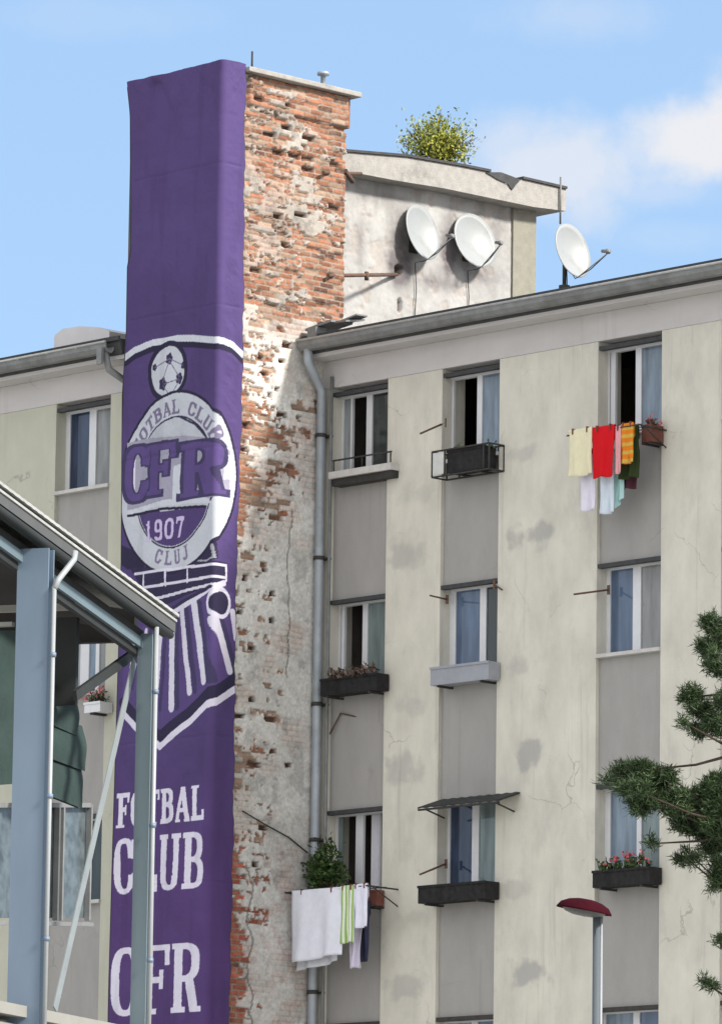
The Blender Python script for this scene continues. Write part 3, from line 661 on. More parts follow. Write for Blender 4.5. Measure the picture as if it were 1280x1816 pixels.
    for (w_, ex, cl) in (('CFR', 4, NAVY*2.2), ('CFR', 0, PUR*1.25)):
        for ch, x0, x1, yt, yb in (('C', 229, 271, 792, 888), ('F', 268, 316, 787, 876), ('R', 326, 396, 783, 878)):
            a0, a1 = B(x0-ex, yt)[0], B(x1+ex, yt)[0]; zz1, zz0 = B((x0+x1)/2, yt-ex)[1], B((x0+x1)/2, yb+ex)[1]
            u, v = (sv-a0)/(a1-a0), (zv-zz0)/(zz1-zz0)
            if ex:
                m = np.zeros(s.shape, bool)
                for du in (-.07, 0, .07):
                    for dv in (-.035, 0, .035): m |= glyph(ch, (u-.5)*1.06+.5+du, (v-.5)*1.04+.5+dv, t=.30, b=.12)
                put(m, cl)
            else: put(glyph(ch, u, v, t=.30, b=.12), cl)
    lowf = el(.745) & (zv < (B(232, 915)[1]+(sv-B(232, 915)[0])*(B(372, 897)[1]-B(232, 915)[1])/(B(372, 897)[0]-B(232, 915)[0])))
    put(lowf, PUR*.95); line([(234, 915), (300, 902), (370, 898)], 5, NAVY)
    text('1907', 263, 336, 920, 957, np.array((.50, .42, .62)), 1, gap=.2, t=.26, b=.15)
    # masonry lines
    for a, b_ in (((245, 1018), (396, 1003)), ((258, 1043), (394, 1024)), ((280, 1062), (378, 1036))): line([a, b_], 5, WHT)
    for (xx, y0, y1) in ((260, 1017, 1043), (299, 1014, 1038), (338, 1010, 1032), (396, 1003, 1030)): line([(xx, y0), (xx, y1)], 4, WHT)
    # engine front: bars, lamp, ploughs
    body = poly([(225, 1130), (300, 1090), (392, 1035), (413, 1060), (413, 1210), (288, 1318), (222, 1262)], PUR*1.15)
    def dbar(p0, p1, wd):
        line([(p0[0]+8, p0[1]), (p1[0]+9, p1[1]-3)], wd, NAVY*2.2); line([p0, p1], wd, WHT*.95)
    dbar((311, 1100), (310, 1256), 15); dbar((329, 1080), (341, 1228), 11); dbar((350, 1070), (366, 1208), 14); dbar((378, 1098), (402, 1190), 14); dbar((407, 1085), (413, 1132), 12)
    dbar((292, 1106), (280, 1262), 8); dbar((266, 1118), (252, 1248), 8); dbar((244, 1128), (232, 1225), 7)
    line([(300, 1094), (345, 1066), (392, 1034)], 11, WHT); line([(306, 1082), (376, 1040)], 7, NAVY*1.5)
    q = B(387, 1069)
    for k, col in ((1.35, WHT), (1.0, NAVY*1.3)): put(((sv-q[0])/(.125*k))**2+((zv-q[1])/(.155*k))**2 < 1, col)
    line([(224, 1246), (255, 1280), (288, 1306), (340, 1264), (416, 1200)], 20, NAVY*1.2); line([(222, 1264), (250, 1292), (288, 1324), (345, 1276), (416, 1219)], 12, WHT)
    # words
    text('FOTBAL', 213, 371, 1399, 1461, WHT*1.02, 2, gap=.10, t=.32, b=.13)
    text('CLUB', 209, 371, 1481, 1580, WHT*1.02, 2, gap=.09, t=.29, b=.09)
    text('CFR', 204, 366, 1676, 1798, WHT*1.02, 2, gap=.07, t=.28, b=.085)
    # dust and fading of the cloth
    c *= (.93+.14*fbm(sv, zv, .35, 221))[..., None]; c *= (1-.10*sstep(.55, .75, fbm(sv*3, zv*.4, .5, 223)))[..., None]
    return P, c, kind
ban = thing('banner', 'tall purple cloth banner with a white football crest and lettering, wrapped round the brick tower', 'banner', (TX0/2, TY0-.03, 0))
M['banner'] = mat('banner_cloth', (1, 1, 1), .8, .05, 30, .12, 200, attr='albedo', spec=.2)
P, cc, kind = banner()
kf = np.maximum.reduce([kind[:-1, :-1], kind[1:, :-1], kind[:-1, 1:], kind[1:, 1:]])
gridmesh('cloth', P, cc, M['banner'], ban, kf == 0); gridmesh('crest', P, cc, M['banner'], ban, kf == 1); gridmesh('lettering', P, cc, M['banner'], ban, kf == 2)
hem = MB(); hem.tube([P[0, i] for i in range(0, P.shape[1], 12)], .008, 5); hem.tube([P[-1, i]+np.array((-.004, -.004, 0)) for i in range(0, P.shape[1], 12)], .006, 5); hem.build('hem_rope', M['dark_trim'], ban)

# ------------------------------------------------------------------ left-hand block
lb = thing('apartment_building', 'pale yellow apartment block left of the purple banner, mostly behind the steel canopy', 'building', (-6, YL, 0))
LX0, LX1 = at(101, 720, Y=YL).x, at(197, 720, Y=YL).x
LH = at(103, 724, Y=YL).z
ZEL = at(110, 632, Y=YL-.42).z
LCOLS = [(LX0, LX1)]+[(LX0-d_, LX0-d_+LX1-LX0) for d_ in (3.3, 5.4, 8.7, 10.8, 14.1, 16.2)]
wl = MB(); eds = [TX0-.002]+[e for a, b_ in LCOLS for e in (b_, a)]+[-24]
for i in range(2, len(eds), 2): wl.box(eds[i+1], eds[i], YL, YL+.42, 0, LH+.06)
wl.box(LX1, TX0-.002, YL, YL+.42, 0, LH+.06); wl.build('wall', 'left_cream', lb)
for k in range(5):
    top = LH-WH-ST*k; bot = max(0, LH-ST*(k+1))
    for a, b_ in LCOLS: MB().box(a, b_, YL+.055, YL+.40, bot, top).build('spandrel_panel', 'spandrel', lb)
MB().box(-24, TX0-.002, YL-.010, YL+.41, LH+.062, ZEL-.16).build('frieze', 'frieze', lb)
bk = MB(); bk.box(-24, TX0-.1, 3.2, 3.4, 0, ZEL-.102); bk.box(TX0-.1, TX0-.03, YL+.43, 3.2, 0, ZEL-.102)
for k in range(6):
    zf = LH-WH-.85-ST*k
    if zf > 0: bk.box(-23.9, TX0-.15, YL+.45, 3.2, zf-.2, zf)
bk.build('inner_wall', 'interior', lb)
le = YL-.42
rf = MB(); rf.prism([(le+.06, ZEL-.10), (10, ZEL-.10), (10, ZEL+.4), (le+.02, ZEL+.10), (le+.02, ZEL+.02)], 'x', -24.3, TX0-.02); rf.build('roof', 'roofing', lb)
MB().box(-24, TX0-.03, le+.10, YL+.4, ZEL-.157, ZEL-.103).build('soffit', 'frieze', lb)
gt = MB(); gt.prism([(a-EO+le, b_-ZEAVE+ZEL) for a, b_ in gp], 'x', -24.3, TX0-.16); gto = gt.build('gutter', 'gutter', lb)
lip = MB(); lip.tube([(-24.3, le-.125, ZEL+.055), (TX0-.16, le-.125, ZEL+.055)], .017, 6)
for i in range(30):
    xx = -20+i*.6; lip.box(xx, xx+.03, le-.13, le+.05, ZEL+.03, ZEL+.045)
lip.build('gutter_bead', 'sheet_edge', gto)
MB().box(-24.3, TX0-.02, le-.02, le+.018, ZEL+.075, ZEL+.135).build('drip_edge', 'dark_trim', lb)
oq = MB(); q = at(186, 632, Y=le-.05); oq.box(q.x-.04, q.x+.06, le-.16, le-.12, q.z-.12, q.z+.1); oq.tube([(TX0-.25, le-.05, ZEL-.05), (TX0-.22, le+.0, ZEL-.3), (TX0-.12, YL-.07, ZEL-.5), (TX0-.10, YL-.07, ZEL-.9)], .05, 10); oq.build('gutter_outlet', 'gutter', lb)
LC = (LX0, LX1)
window(lb, YL, [('bar', 118, 126, 0), ('pane', 126, 160, 'pane_navy'), ('bar', 160, 172, 0), ('pane', 172, 215, 'pane_grey')], 0, LC, LH, WH)
window(lb, YL, [('pane', 120, 145, 'pane_pale'), ('bar', 145, 160, 0), ('pane', 160, 172, 'pane_sky'), ('bar', 172, 178, 0), ('pane', 178, 215, 'pane_grey')], 1, LC, LH, WH)
window(lb, YL, [('pane', 112, 158, 'pane_grey'), ('bar', 158, 163, 0), ('pane', 163, 210, 'pane_dark')], 2, LC, LH, WH)
for j, lc in enumerate(LCOLS[1:]):
    for k in range(5):
        xa = proj((lc[0], YL+.2, LH-ST*k-.6))[0]; xb = proj((lc[1], YL+.2, LH-ST*k-.6))[0]; xm = xa+(xb-xa)*(.42+.16*((j+k) % 2))
        window(lb, YL, [('pane', xa, xm-5, ('pane_blue', 'pane_pale', 'pane_navy')[(j+2*k) % 3]), ('bar', xm-5, xm+6, 0), ('pane', xm+6, xb, ('pane_teal', 'pane_sky')[(j+k) % 2])], k, lc, LH, WH)
for k in (3, 4): window(lb, YL, [('pane', 112, 158, 'pane_blue'), ('bar', 158, 163, 0), ('pane', 163, 210, 'pane_blue')], k, LC, LH, WH)
YH = YL+.8; hp_ = [at(a, b_, Y=YH) for a, b_ in ((219, 592), (200, 585), (165, 583), (135, 588), (121, 600))]
sk = MB(); sk.prism([(hp_[4].x, ZEL), (hp_[0].x, ZEL)]+[(q.x, q.z) for q in hp_], 'y', YH-.25, YH+.7)
tag(sk.build('roof_hatch', 'skylight'), 'low pale roof hatch behind the gutter of the yellow block', 'roof hatch')

# ------------------------------------------------------------------ roof-top lift housing
PX = -1.0
ph = thing('roof_housing', 'stained white plaster housing with an overhanging concrete slab on the roof behind the brick tower', 'roof housing', (PX-1.5, 2.8, ZEAVE))
PYa, PYb = .95, at(945, 450, X=PX).y
zA = at(640, 322, X=PX).z; zA += (at(640, 322, X=PX).y-PYa)*0; zBq = at(940, 374, X=PX).z
_wl = [at(a, b_, X=PX) for a, b_ in ((640, 318), (702, 326), (788, 341), (869, 358), (946, 374))]
ztopf = lambda y: np.interp(y, [q.y for q in _wl], [q.z for q in _wl])
yy = np.arange(PYa, PYb+.01, .02); zz = np.arange(ZEAVE-.1, max(zA, zBq)+.03, .02); Yq, Zq = np.meshgrid(yy, zz, indexing='ij')
hq = .02*(fbm(Yq, Zq, .3, 301)-.5)+.01*(fbm(Yq, Zq, .06, 303)-.5)
cq = np.array((.40, .393, .382))*(.66+.44*fbm(Yq, Zq, .45, 305)+.22*fbm(Yq, Zq, .09, 307))[..., None]
run = sstep(.46, .72, fbm(Yq*2.2, Zq*.35, .4, 309))*sstep(zz[-1]-1.3, zz[-1]-.1, Zq); cq = cq*(1-.42*run[..., None])+np.array((.20, .19, .16))*.42*run[..., None]
flake = sstep(.60, .64, fbm(Yq, Zq, .22, 311)); cq = cq*(1-.3*flake[..., None])+np.array((.38, .30, .25))*.3*flake[..., None]; hq -= .012*flake
for (px, py, ry, rz_, a) in [(706, 476, .19, .26, 1.0), (708, 430, .16, .42, .75), (795, 450, .17, .40, .75), (650, 350, .3, .1, .3), (850, 490, .4, .16, .35), (770, 500, .4, .14, .4), (722, 470, .12, .22, .6), (800, 430, .12, .3, .5), (640, 430, .08, .4, .25), (880, 410, .12, .3, .3), (690, 350, .3, .06, .3)]:  # wall stains together with the dishes' shadows, painted into the colour
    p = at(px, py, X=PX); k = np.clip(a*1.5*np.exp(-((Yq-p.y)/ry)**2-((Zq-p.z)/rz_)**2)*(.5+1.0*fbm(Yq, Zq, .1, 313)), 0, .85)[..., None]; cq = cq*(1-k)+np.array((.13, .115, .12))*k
for (px, py, a, b_) in [(707, 479, .085, .075), (708, 541, .045, .10)]:
    p = at(px, py, X=PX); m_ = ((Yq-p.y)/a)**2+((Zq-p.z)/b_)**2 < 1+.8*(fbm(Yq, Zq, .07, 315)-.5); hq[m_] = -.12; cq[m_] = (.09, .07, .06)
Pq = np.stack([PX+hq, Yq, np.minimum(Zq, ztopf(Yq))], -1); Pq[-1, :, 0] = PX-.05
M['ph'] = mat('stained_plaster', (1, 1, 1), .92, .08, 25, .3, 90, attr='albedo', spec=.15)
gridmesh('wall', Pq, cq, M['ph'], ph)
MB().box(PX-3, PX-.13, PYa+.02, PYb-.02, ZEAVE-.1, min(zA, zBq)-.0).build('core', 'interior', ph)
ye = at(908, 450, X=PX+.02).y
MB().box(PX-.1, PX+.035, ye, PYb+.02, ZEAVE-.1, zBq+.01).build('corner_pier', 'pier', ph)
SX = PX+.28
sa_t, sb_t = at(613, 270, X=SX), at(1003, 336, X=SX); sa_b, sb_b = at(613, 306, X=SX), at(1003, 373, X=SX)
def ext(a, b_, y): return a.z+(b_.z-a.z)*(y-a.y)/(b_.y-a.y)
yS0 = PYa-.15; yS1 = sb_t.y
slab = MB(); _pt = lambda a, b_: (at(a, b_, X=SX).y, at(a, b_, X=SX).z)
TOPL = [_pt(613, 270), _pt(722, 279), _pt(820, 296), _pt(869, 306), _pt(925, 318), _pt(1003, 336)]; BOTL = [_pt(613, 303), _pt(702, 320), _pt(788, 334), _pt(869, 351), _pt(946, 367), _pt(1003, 374)]
def ext(a, b_, y):
    L = TOPL if a is sa_t else BOTL
    return float(np.interp(y, [q[0] for q in L], [q[1] for q in L])) if y > L[0][0] else L[0][1]
slab.prism([(yS0, ext(sa_b, sb_b, yS0))]+BOTL+[TOPL[-1], (at(925, 325, X=SX).y, ext(sa_t, sb_t, at(925, 325, X=SX).y)), (at(908, 330, X=SX).y, at(908, 334, X=SX).z), (at(893, 325, X=SX).y, at(893, 324, X=SX).z), TOPL[3], TOPL[2], TOPL[1], TOPL[0], (yS0, ext(sa_t, sb_t, yS0))], 'x', PX-3.2, SX)
slab.build('roof_slab', 'concrete', ph)
ft = MB(); z_ = lambda y: ext(sa_t, sb_t, y)
for y0, y1 in ((yS0, TOPL[0][0]), (TOPL[0][0], TOPL[1][0]), (TOPL[1][0], TOPL[2][0]), (TOPL[2][0], at(868, 313, X=SX).y), (at(925, 325, X=SX).y, yS1)):
    ft.add([(SX+.03, y0, z_(y0)+.004), (SX+.03, y1, z_(y1)+.004), (PX-3.2, y1, z_(y1)+.004), (PX-3.2, y0, z_(y0)+.004), (SX+.03, y0, z_(y0)+.04), (SX+.03, y1, z_(y1)+.04), (PX-3.2, y1, z_(y1)+.04), (PX-3.2, y0, z_(y0)+.04)],
           [(0, 1, 2, 3), (7, 6, 5, 4), (0, 4, 5, 1), (1, 5, 6, 2), (2, 6, 7, 3), (3, 7, 4, 0)])
ft.build('roof_felt', 'roofing', ph)
rg = MB(); pts = [(862, 306), (890, 306), (922, 318), (915, 327), (908, 337), (900, 326), (882, 318)]
vv = [at(a, b_, X=SX+.02) for a, b_ in pts]; rg.add(vv+[v+Vector((-.03, 0, .01)) for v in vv], [list(range(7))[::-1], list(range(7, 14))]+[(i, (i+1) % 7, 7+(i+1) % 7, 7+i) for i in range(7)]); rg.build('torn_felt', 'roofing', ph)
a = MB(); p = at(993, 385, X=SX+.03); a.tube([p+Vector((0, 0, -.1)), p+Vector((0, 0, .58))], .014, 6); tag(a.build('aerial_rod', 'gutter'), 'thin grey aerial rod fixed to the far end of the roof slab', 'aerial')
a = MB(); a.tube([at(582, 489, X=.05), at(640, 488, X=-.45), at(703, 487, X=PX+.02)], .026, 8); a.tube([at(650, 482, X=-.5), at(650, 497, X=-.5)], .03, 8); tag(a.build('rusty_pipe', 'rust'), 'rusty horizontal pipe running from the brick tower to the hole in the roof housing', 'pipe')
a = MB(); a.tube([at(573, 306, X=.07), at(640, 308, X=-.7)], .024, 8); a.tube([at(612, 303, X=-.2), at(625, 322, X=-.3)], .035, 8); tag(a.build('steel_bar', 'rust'), 'short dark bar between the brick tower and the roof slab', 'bar')

# shrub on the slab
def shrub(name, label, cat, c, rx, ry, rz, n, leafm, size, stemm='bark', group=None, spiky=0.):
    t = thing(name, label, cat, c, group); st = MB(); lf = MB(); c = Vector(c); stems = []
    for i in range(max(7, n//60)):
        a = random.random()*6.283; r = random.random()**.5; tip = c+Vector((rx*r*math.cos(a), ry*r*math.sin(a), rz*(1-.55*r*r)*(.45+.8*random.random())))
        mid = c+(tip-c)*.5+Vector((0, 0, rz*.08)); st.tube([c+Vector((random.uniform(-.2, .2)*rx, random.uniform(-.2, .2)*ry, 0)), mid, tip], .012, 5, .004); stems.append((mid, tip))
    for i in range(n):
        m0, tp = random.choice(stems); f = random.random()**.8; p = m0+(tp-m0)*(f*1.1-.35); p += Vector([random.gauss(0, .16)*x for x in (rx, ry, rz)]); 
        if p.z < c.z: p.z = c.z+random.random()*.1
        d = Vector((random.gauss(0, 1), random.gauss(0, 1), random.gauss(.4+spiky, .8))); lf.leaf(p, size*random.uniform(.6, 1.3), size*.5, d)
    st.build('stem', stemm, t); lf.build('foliage', leafm, t); return t
p = at(772, 283, X=PX-.25); 
shrub('roof_shrub', 'yellow-green shrub growing on the concrete slab of the roof housing', 'shrub', (p.x, p.y, ext(sa_t, sb_t, p.y)+.02), .55, .72, .78, 3600, 'bush', .058, spiky=.5)

# satellite dishes
def dish(label, c, az, el, ry=.36, rz=.43, mount=None, wall=None, roll=0, arm=1.0):
    n = Vector((math.cos(az)*math.cos(el), math.sin(az)*math.cos(el), math.sin(el))); side = Vector((0, 0, 1)).cross(n).normalized(); up = n.cross(side)
    side, up = side*math.cos(roll)+up*math.sin(roll), up*math.cos(roll)-side*math.sin(roll)
    c = Vector(c); t = thing('satellite_dish', label, 'satellite dish', c, 'satellite dishes on the roof'); q = MB(); K, Nn = 7, 32; vs = []; dep = .085
    for layer in (0, 1):
        for i in range(K+1):
            r = i/K
            for k in range(Nn):
                a = k*2*math.pi/Nn; vs.append(c+side*(ry*r*math.cos(a))+up*(rz*r*math.sin(a))+n*(dep*r*r-dep-.012*layer))
    fs = []
    for layer in (0, 1):
        o = layer*(K+1)*Nn
        for i in range(K):
            for k in range(Nn):
                f = (o+i*Nn+k, o+i*Nn+(k+1) % Nn, o+(i+1)*Nn+(k+1) % Nn, o+(i+1)*Nn+k); fs.append(f[::-1] if layer == 1 else f)
    for k in range(Nn): fs.append((K*Nn+k, K*Nn+(k+1) % Nn, (2*K+1)*Nn+(k+1) % Nn, (2*K+1)*Nn+k))
    q.add(vs, fs, True); q.build('reflector', 'dish', t)
    base = c-up*rz*.98-n*.02; tip = c+n*.50*arm-up*rz*.62
    ar = MB().tube([base-n*.06+up*.1, base, tip], .010, 6); ar.build('feed_arm', 'pipe', t)
    MB().lathe([(.0, 0), (.035, .01), (.035, .05), (.022, .06), (.022, .13), (0, .13)], tip+(tip-(c-n*.02)).normalized()*-.0, (c+up*.0-tip).normalized(), 12).build('receiver', 'gutter', t)
    m = MB(); bc = c-n*(dep+.02); m.obox(bc-side*.07-up*.09-n*.05, side*.14, up*.18, n*.05)
    if wall is not None: e = Vector((wall, bc.y-.02, bc.z-.16)); m.tube([bc-n*.04, bc-n*.06+Vector((0, 0, -.16)), e], .022, 8); m.obox(e+Vector((0, -.08, -.1)), (.012, 0, 0), (0, .16, 0), (0, 0, .2))
    else: m.tube([bc-n*.04, Vector((bc.x-.05, bc.y, bc.z-.1)), Vector((bc.x-.05, bc.y, mount))], .026, 8); m.box(bc.x-.15, bc.x+.05, bc.y-.1, bc.y+.1, mount, mount+.03); m.box(bc.x-.10, bc.x, bc.y-.05, bc.y+.05, mount+.03, mount+.2)
    m.build('mount', 'iron', t)
    f0 = Vector(rootloc(t))+Vector((-.06, 0, -.2)) if wall is None else Vector((wall+.03, c.y-.03, c.z-.3))
    zc = (mount+.02) if mount is not None else ZEAVE+.3
    cab = [tip, base.lerp(tip, .4)-Vector((0, 0, .03)), base-n*.05, f0+Vector((0, .02, -.12)), Vector((f0.x, f0.y+.05, f0.z-.5)), Vector((f0.x, f0.y-.02, zc))]
    if mount is not None: cab = cab[:3]+[Vector((bc.x-.03, bc.y+.02, bc.z-.15)), Vector((bc.x-.02, bc.y+.03, zc))]
    MB().tube(cab, .007, 5).build('cable', 'iron', t); return t
dish('white satellite dish on the stained roof housing, the one nearer the brick tower', at(750, 411, X=PX+.17), rad(4), rad(13), .33, .41, wall=PX, roll=rad(4))
dish('white satellite dish on the stained roof housing, the one nearer the slab end', at(843, 426, X=PX+.17), rad(-6), rad(14), .37, .41, wall=PX, roll=rad(6))
dish('white satellite dish standing alone on the eave beyond the roof housing', at(1016, 444, Y=.15), rad(2), rad(13), .32, .37, mount=ZEAVE+.13, roll=rad(4), arm=1.15)

# ------------------------------------------------------------------ things at the windows
def trough(label, px0, px1, pyt, pyb, m, Y0=-.24, Y1=-.02, rack=False, col='window planters'):
    pm = (pyt+pyb)/2; x0, x1 = at(px0, pm, Y=Y0).x, max(at(px1-18, pm, Y=Y0).x, at(px0, pm, Y=Y0).x+.16); xm = (px0+px1)/2; zt, zb = at(xm, pyt, Y=Y0).z, at(xm, pyb, Y=Y0).z
    t = thing('window_planter', label, 'planter', ((x0+x1)/2, (Y0+Y1)/2, zb), col); q = MB(); w_ = .012
    q.box(x0, x1, Y0, Y0+w_, zb, zt); q.box(x0, x1, Y1-w_, Y1, zb, zt); q.box(x0, x0+w_, Y0+w_, Y1-w_, zb, zt); q.box(x1-w_, x1, Y0+w_, Y1-w_, zb, zt); q.box(x0+w_, x1-w_, Y0+w_, Y1-w_, zb, zb+w_)
    q.box(x0-.008, x1+.008, Y0-.012, Y0-.001, zt-.028, zt+.004); q.build('trough', m, t)
    MB().box(x0+w_+.001, x1-w_-.001, Y0+w_+.001, Y1-w_-.001, zb+w_+.001, zt-.03).build('soil', 'soil', t)
    for xx in (x0+.12, x1-.16):
        bq = MB(); bq.box(xx, xx+.025, Y0-.004, Y1+.14, zb-.03, zb-.004); bq.box(xx, xx+.025, Y1+.1, Y1+.14, zb-.25, zb-.0301); bq.build('bracket', 'iron', t)
    return x0, x1, zb, zt
def plants(label, x0, x1, y, z, hgt, n, leafm, size, fl=None, cat='plant'):
    t = thing('potted_plant', label, cat, ((x0+x1)/2, y, z), 'plants in the window planters'); st = MB(); lf = MB(); pt = MB()
    for i in range(n):
        b0 = Vector((random.uniform(x0, x1), y+random.uniform(-.07, .07), z)); tip = b0+Vector((random.gauss(0, .06), random.gauss(-.03, .05), hgt*random.uniform(.4, 1.1)))
        st.tube([b0, (b0+tip)/2+Vector((random.gauss(0, .02), 0, .01)), tip], .006, 4, .003)
        for j in range(6): lf.leaf(b0+(tip-b0)*random.uniform(.2, 1.0), size*random.uniform(.6, 1.3), size*.55)
        if fl and random.random() < .35:
            for j in range(5): pt.leaf(tip+Vector((random.gauss(0, .02), random.gauss(-.01, .02), random.gauss(.01, .02))), .045, .035)
    st.build('stem', 'bark', t); lf.build('foliage', leafm, t)
    if fl and pt.v: pt.build('blossom', fl, t)
# top row, first window: pale ledge board and rail
q0, q1 = at(583, 845, Y=-.16), at(693, 829, Y=-.16)
a = thing('window_ledge', 'pale ledge board with a dark rail under the top window beside the downpipe', 'ledge', ((q0.x+q1.x)/2, -.1, q0.z))
MB().box(q0.x, q1.x, -.17, .05, q0.z-.035, q0.z+.055).build('board', 'sill', a); MB().box(q0.x+.02, q1.x-.02, -.12, .06, q0.z-.13, q0.z-.037).build('board_shade', 'iron', a)  # dark box below the board stands in for its shadow
r_ = MB(); r_.tube([(q0.x+.03, -.12, q0.z+.21), (q1.x-.03, -.12, q0.z+.21)], .012, 6)
for xx in (q0.x+.05, (q0.x+q1.x)/2, q1.x-.05): r_.tube([(xx, -.12, q0.z+.055), (xx, -.12, q0.z+.21)], .010, 6)
r_.build('rail', 'iron', a)
# top row, second window: dark box in an iron cradle
x0, x1, zb, zt = trough('dark green planter box in an open iron cradle under the top middle window', 793, 876, 793, 833, 'black_planter')
cr = thing('planter_cradle', 'open black iron cradle holding the dark green planter of the top middle window', 'cradle', (x0, -.15, zb)); r_ = MB()
xa, xb = at(767, 812, Y=-.26).x, at(868, 800, Y=-.26).x
for yy_ in (-.27, -.0):
    for zq in (zb-.03, zt+.01): r_.tube([(xa, yy_, zq), (xb, yy_, zq)], .012, 6)
    for xx in (xa, x0-.02, x1+.02, xb): r_.tube([(xx, yy_, zb-.03), (xx, yy_, zt+.01)], .012, 6)
for xx in (xa, xb):
    for zq in (zb-.03, zt+.01): r_.tube([(xx, -.27, zq), (xx, 0, zq)], .012, 6)
r_.build('bars', 'iron', cr)
MB().box(xa+.01, x0-.03, -.27, -.262, zb, zt-.01).build('end_panel', 'grey_frame', cr)
plants('few dark sprigs in the dark green planter of the top middle window', x0+.05, x1+.08, -.14, zt-.04, .10, 9, 'shrub', .06)
# top row, third: small brown planter
x0, x1, zb, zt = trough('small red-brown planter under the top window with the coloured laundry', 1137, 1172, 752, 782, 'brown_planter')
plants('small reddish plant in the brown planter beside the coloured laundry', x0+.03, x1-.03, -.13, zt-.03, .13, 12, 'weeds', .06, 'petal_red')
# second row
x0, x1, zb, zt = trough('long dark planter full of dry stems under the middle-floor window beside the downpipe', 568, 686, 1198, 1228, 'black_planter')
plants('dry brown stems drooping from the long dark planter beside the downpipe', x0+.05, x1-.05, -.17, zt-.03, .14, 46, 'weeds', .075)
x0, x1, zb, zt = trough('empty grey sheet-metal planter under the blue middle-floor window', 763, 884, 1177, 1209, 'grey_planter', Y0=-.22)
# third row
x0, x1, zb, zt = trough('plain black planter under the window with the dark awning', 741, 878, 1566, 1597, 'black_planter', Y0=-.27)
x0, x1, zb, zt = trough('dark planter with red flowers under the window behind the pine', 1050, 1169, 1540, 1570, 'black_planter')
plants('green leaves with red flowers in the planter behind the pine bough', x0+.05, x1-.05, -.14, zt-.03, .20, 40, 'shrub', .07, 'petal_red')
x0, x1, zb, zt = trough('small brown pot-shaped planter right of the white washing', 652, 674, 1578, 1606, 'brown_planter', Y0=-.16)
q0 = at(168, 1258, Y=YL-.13)
x0, x1, zb, zt = trough('white planter with red flowers on the yellow block, seen through the canopy frame', 150, 196, 1244, 1262, 'white_frame', Y0=YL-.24, Y1=YL-.02)
plants('cluster of red flowers in the white planter of the yellow block', x0+.03, x1-.03, YL-.13, zt-.03, .20, 30, 'shrub', .04, 'petal_red')

# bushy plant beside the first window of the third row
p = at(578, 1580, Y=-.22); sh = shrub('potted_bush', 'bushy dark green plant above the white washing beside the downpipe', 'plant', (p.x, -.22, p.z), .40, .22, .60, 1100, 'shrub', .085)
MB().lathe([(0, -.22), (.10, -.22), (.14, 0), (.15, .02), (.13, .02), (.12, -.02), (0, -.02)], (p.x, -.22, p.z), n=18).build('pot', 'brown_planter', sh)

# clothes on the lines
def cloth(name, label, cat, px0, px1, pyt, pyb, Y, m, group, wav=.02, skew=0., seed=0, parts=None):
    pm = (pyt+pyb)/2; x0, x1 = at(px0, pm, Y=Y).x, at(px1, pm, Y=Y).x; xm = (px0+px1)/2; zt, zb = at(xm, pyt, Y=Y).z, at(xm, pyb, Y=Y).z
    nu, nv = 24, 26; q = MB(); rg_ = random.Random(seed); ph_ = rg_.random()*6
    for lay in (0, 1):
        vs = []
        for i in range(nu+1):
            for j in range(nv+1):
                u, v = i/nu, j/nv; dz = (zt-zb)*v; wv = wav*(.25+v)*math.sin(u*11+ph_+.8*math.sin(v*3+ph_))+wav*.5*math.sin(u*23+ph_*2+v*2)*v; wv = wv*1.5+wav*.7*math.sin(v*8+u*6+ph_)*(.2+v)*(1-v*.5)
                drop = .010*math.sin(u*7+ph_)*v+skew*(u-.5)*v; xx = x0+(x1-x0)*(.5+(u-.5)*(1-.06*v*math.sin(v*3+ph_)))
                vs.append((xx, Y-.014+wv+(.006 if lay else 0), zt-dz+drop))
        fs = [(i*(nv+1)+j, i*(nv+1)+j+1, (i+1)*(nv+1)+j+1, (i+1)*(nv+1)+j) for i in range(nu) for j in range(nv)]
        q.add(vs, fs if not lay else [f[::-1] for f in fs], True)
    L = (nu+1)*(nv+1); rim = [i*(nv+1) for i in range(nu+1)]+[nu*(nv+1)+j for j in range(1, nv+1)]+[i*(nv+1)+nv for i in range(nu-1, -1, -1)]+[j for j in range(nv-1, 0, -1)]
    q.f += [[rim[i], rim[(i+1) % len(rim)], L+rim[(i+1) % len(rim)], L+rim[i]] for i in range(len(rim))]; q.sm += [False]*len(rim)
    # the fold over the line, hanging behind
    vs = []
    for i in range(nu+1):
        xx = x0+(x1-x0)*i/nu
        for k, (dy, dz) in enumerate(((-.012, -.01), (-.008, .012), (.008, .013), (.018, -.01), (.022, -.18-.03*math.sin(i*.7)))): vs.append((xx, Y+dy, zt+dz))
    q.add(vs, [(i*5+j, (i+1)*5+j, (i+1)*5+j+1, i*5+j+1) for i in range(nu) for j in range(4)], True)
    o = tag(q.build(name, m), label, cat, group)
    for f in ((.2, .8) if x1-x0 > .2 else (.5,)):
        xx = x0+(x1-x0)*f; MB().obox((xx-.008, Y-.028, zt-.05), (.016, 0, 0), (0, .05, 0), (0, 0, .075)).build('peg', 'brown_planter', o)
    return o
G1, G2 = 'coloured laundry under the top right window', 'white washing beside the downpipe'
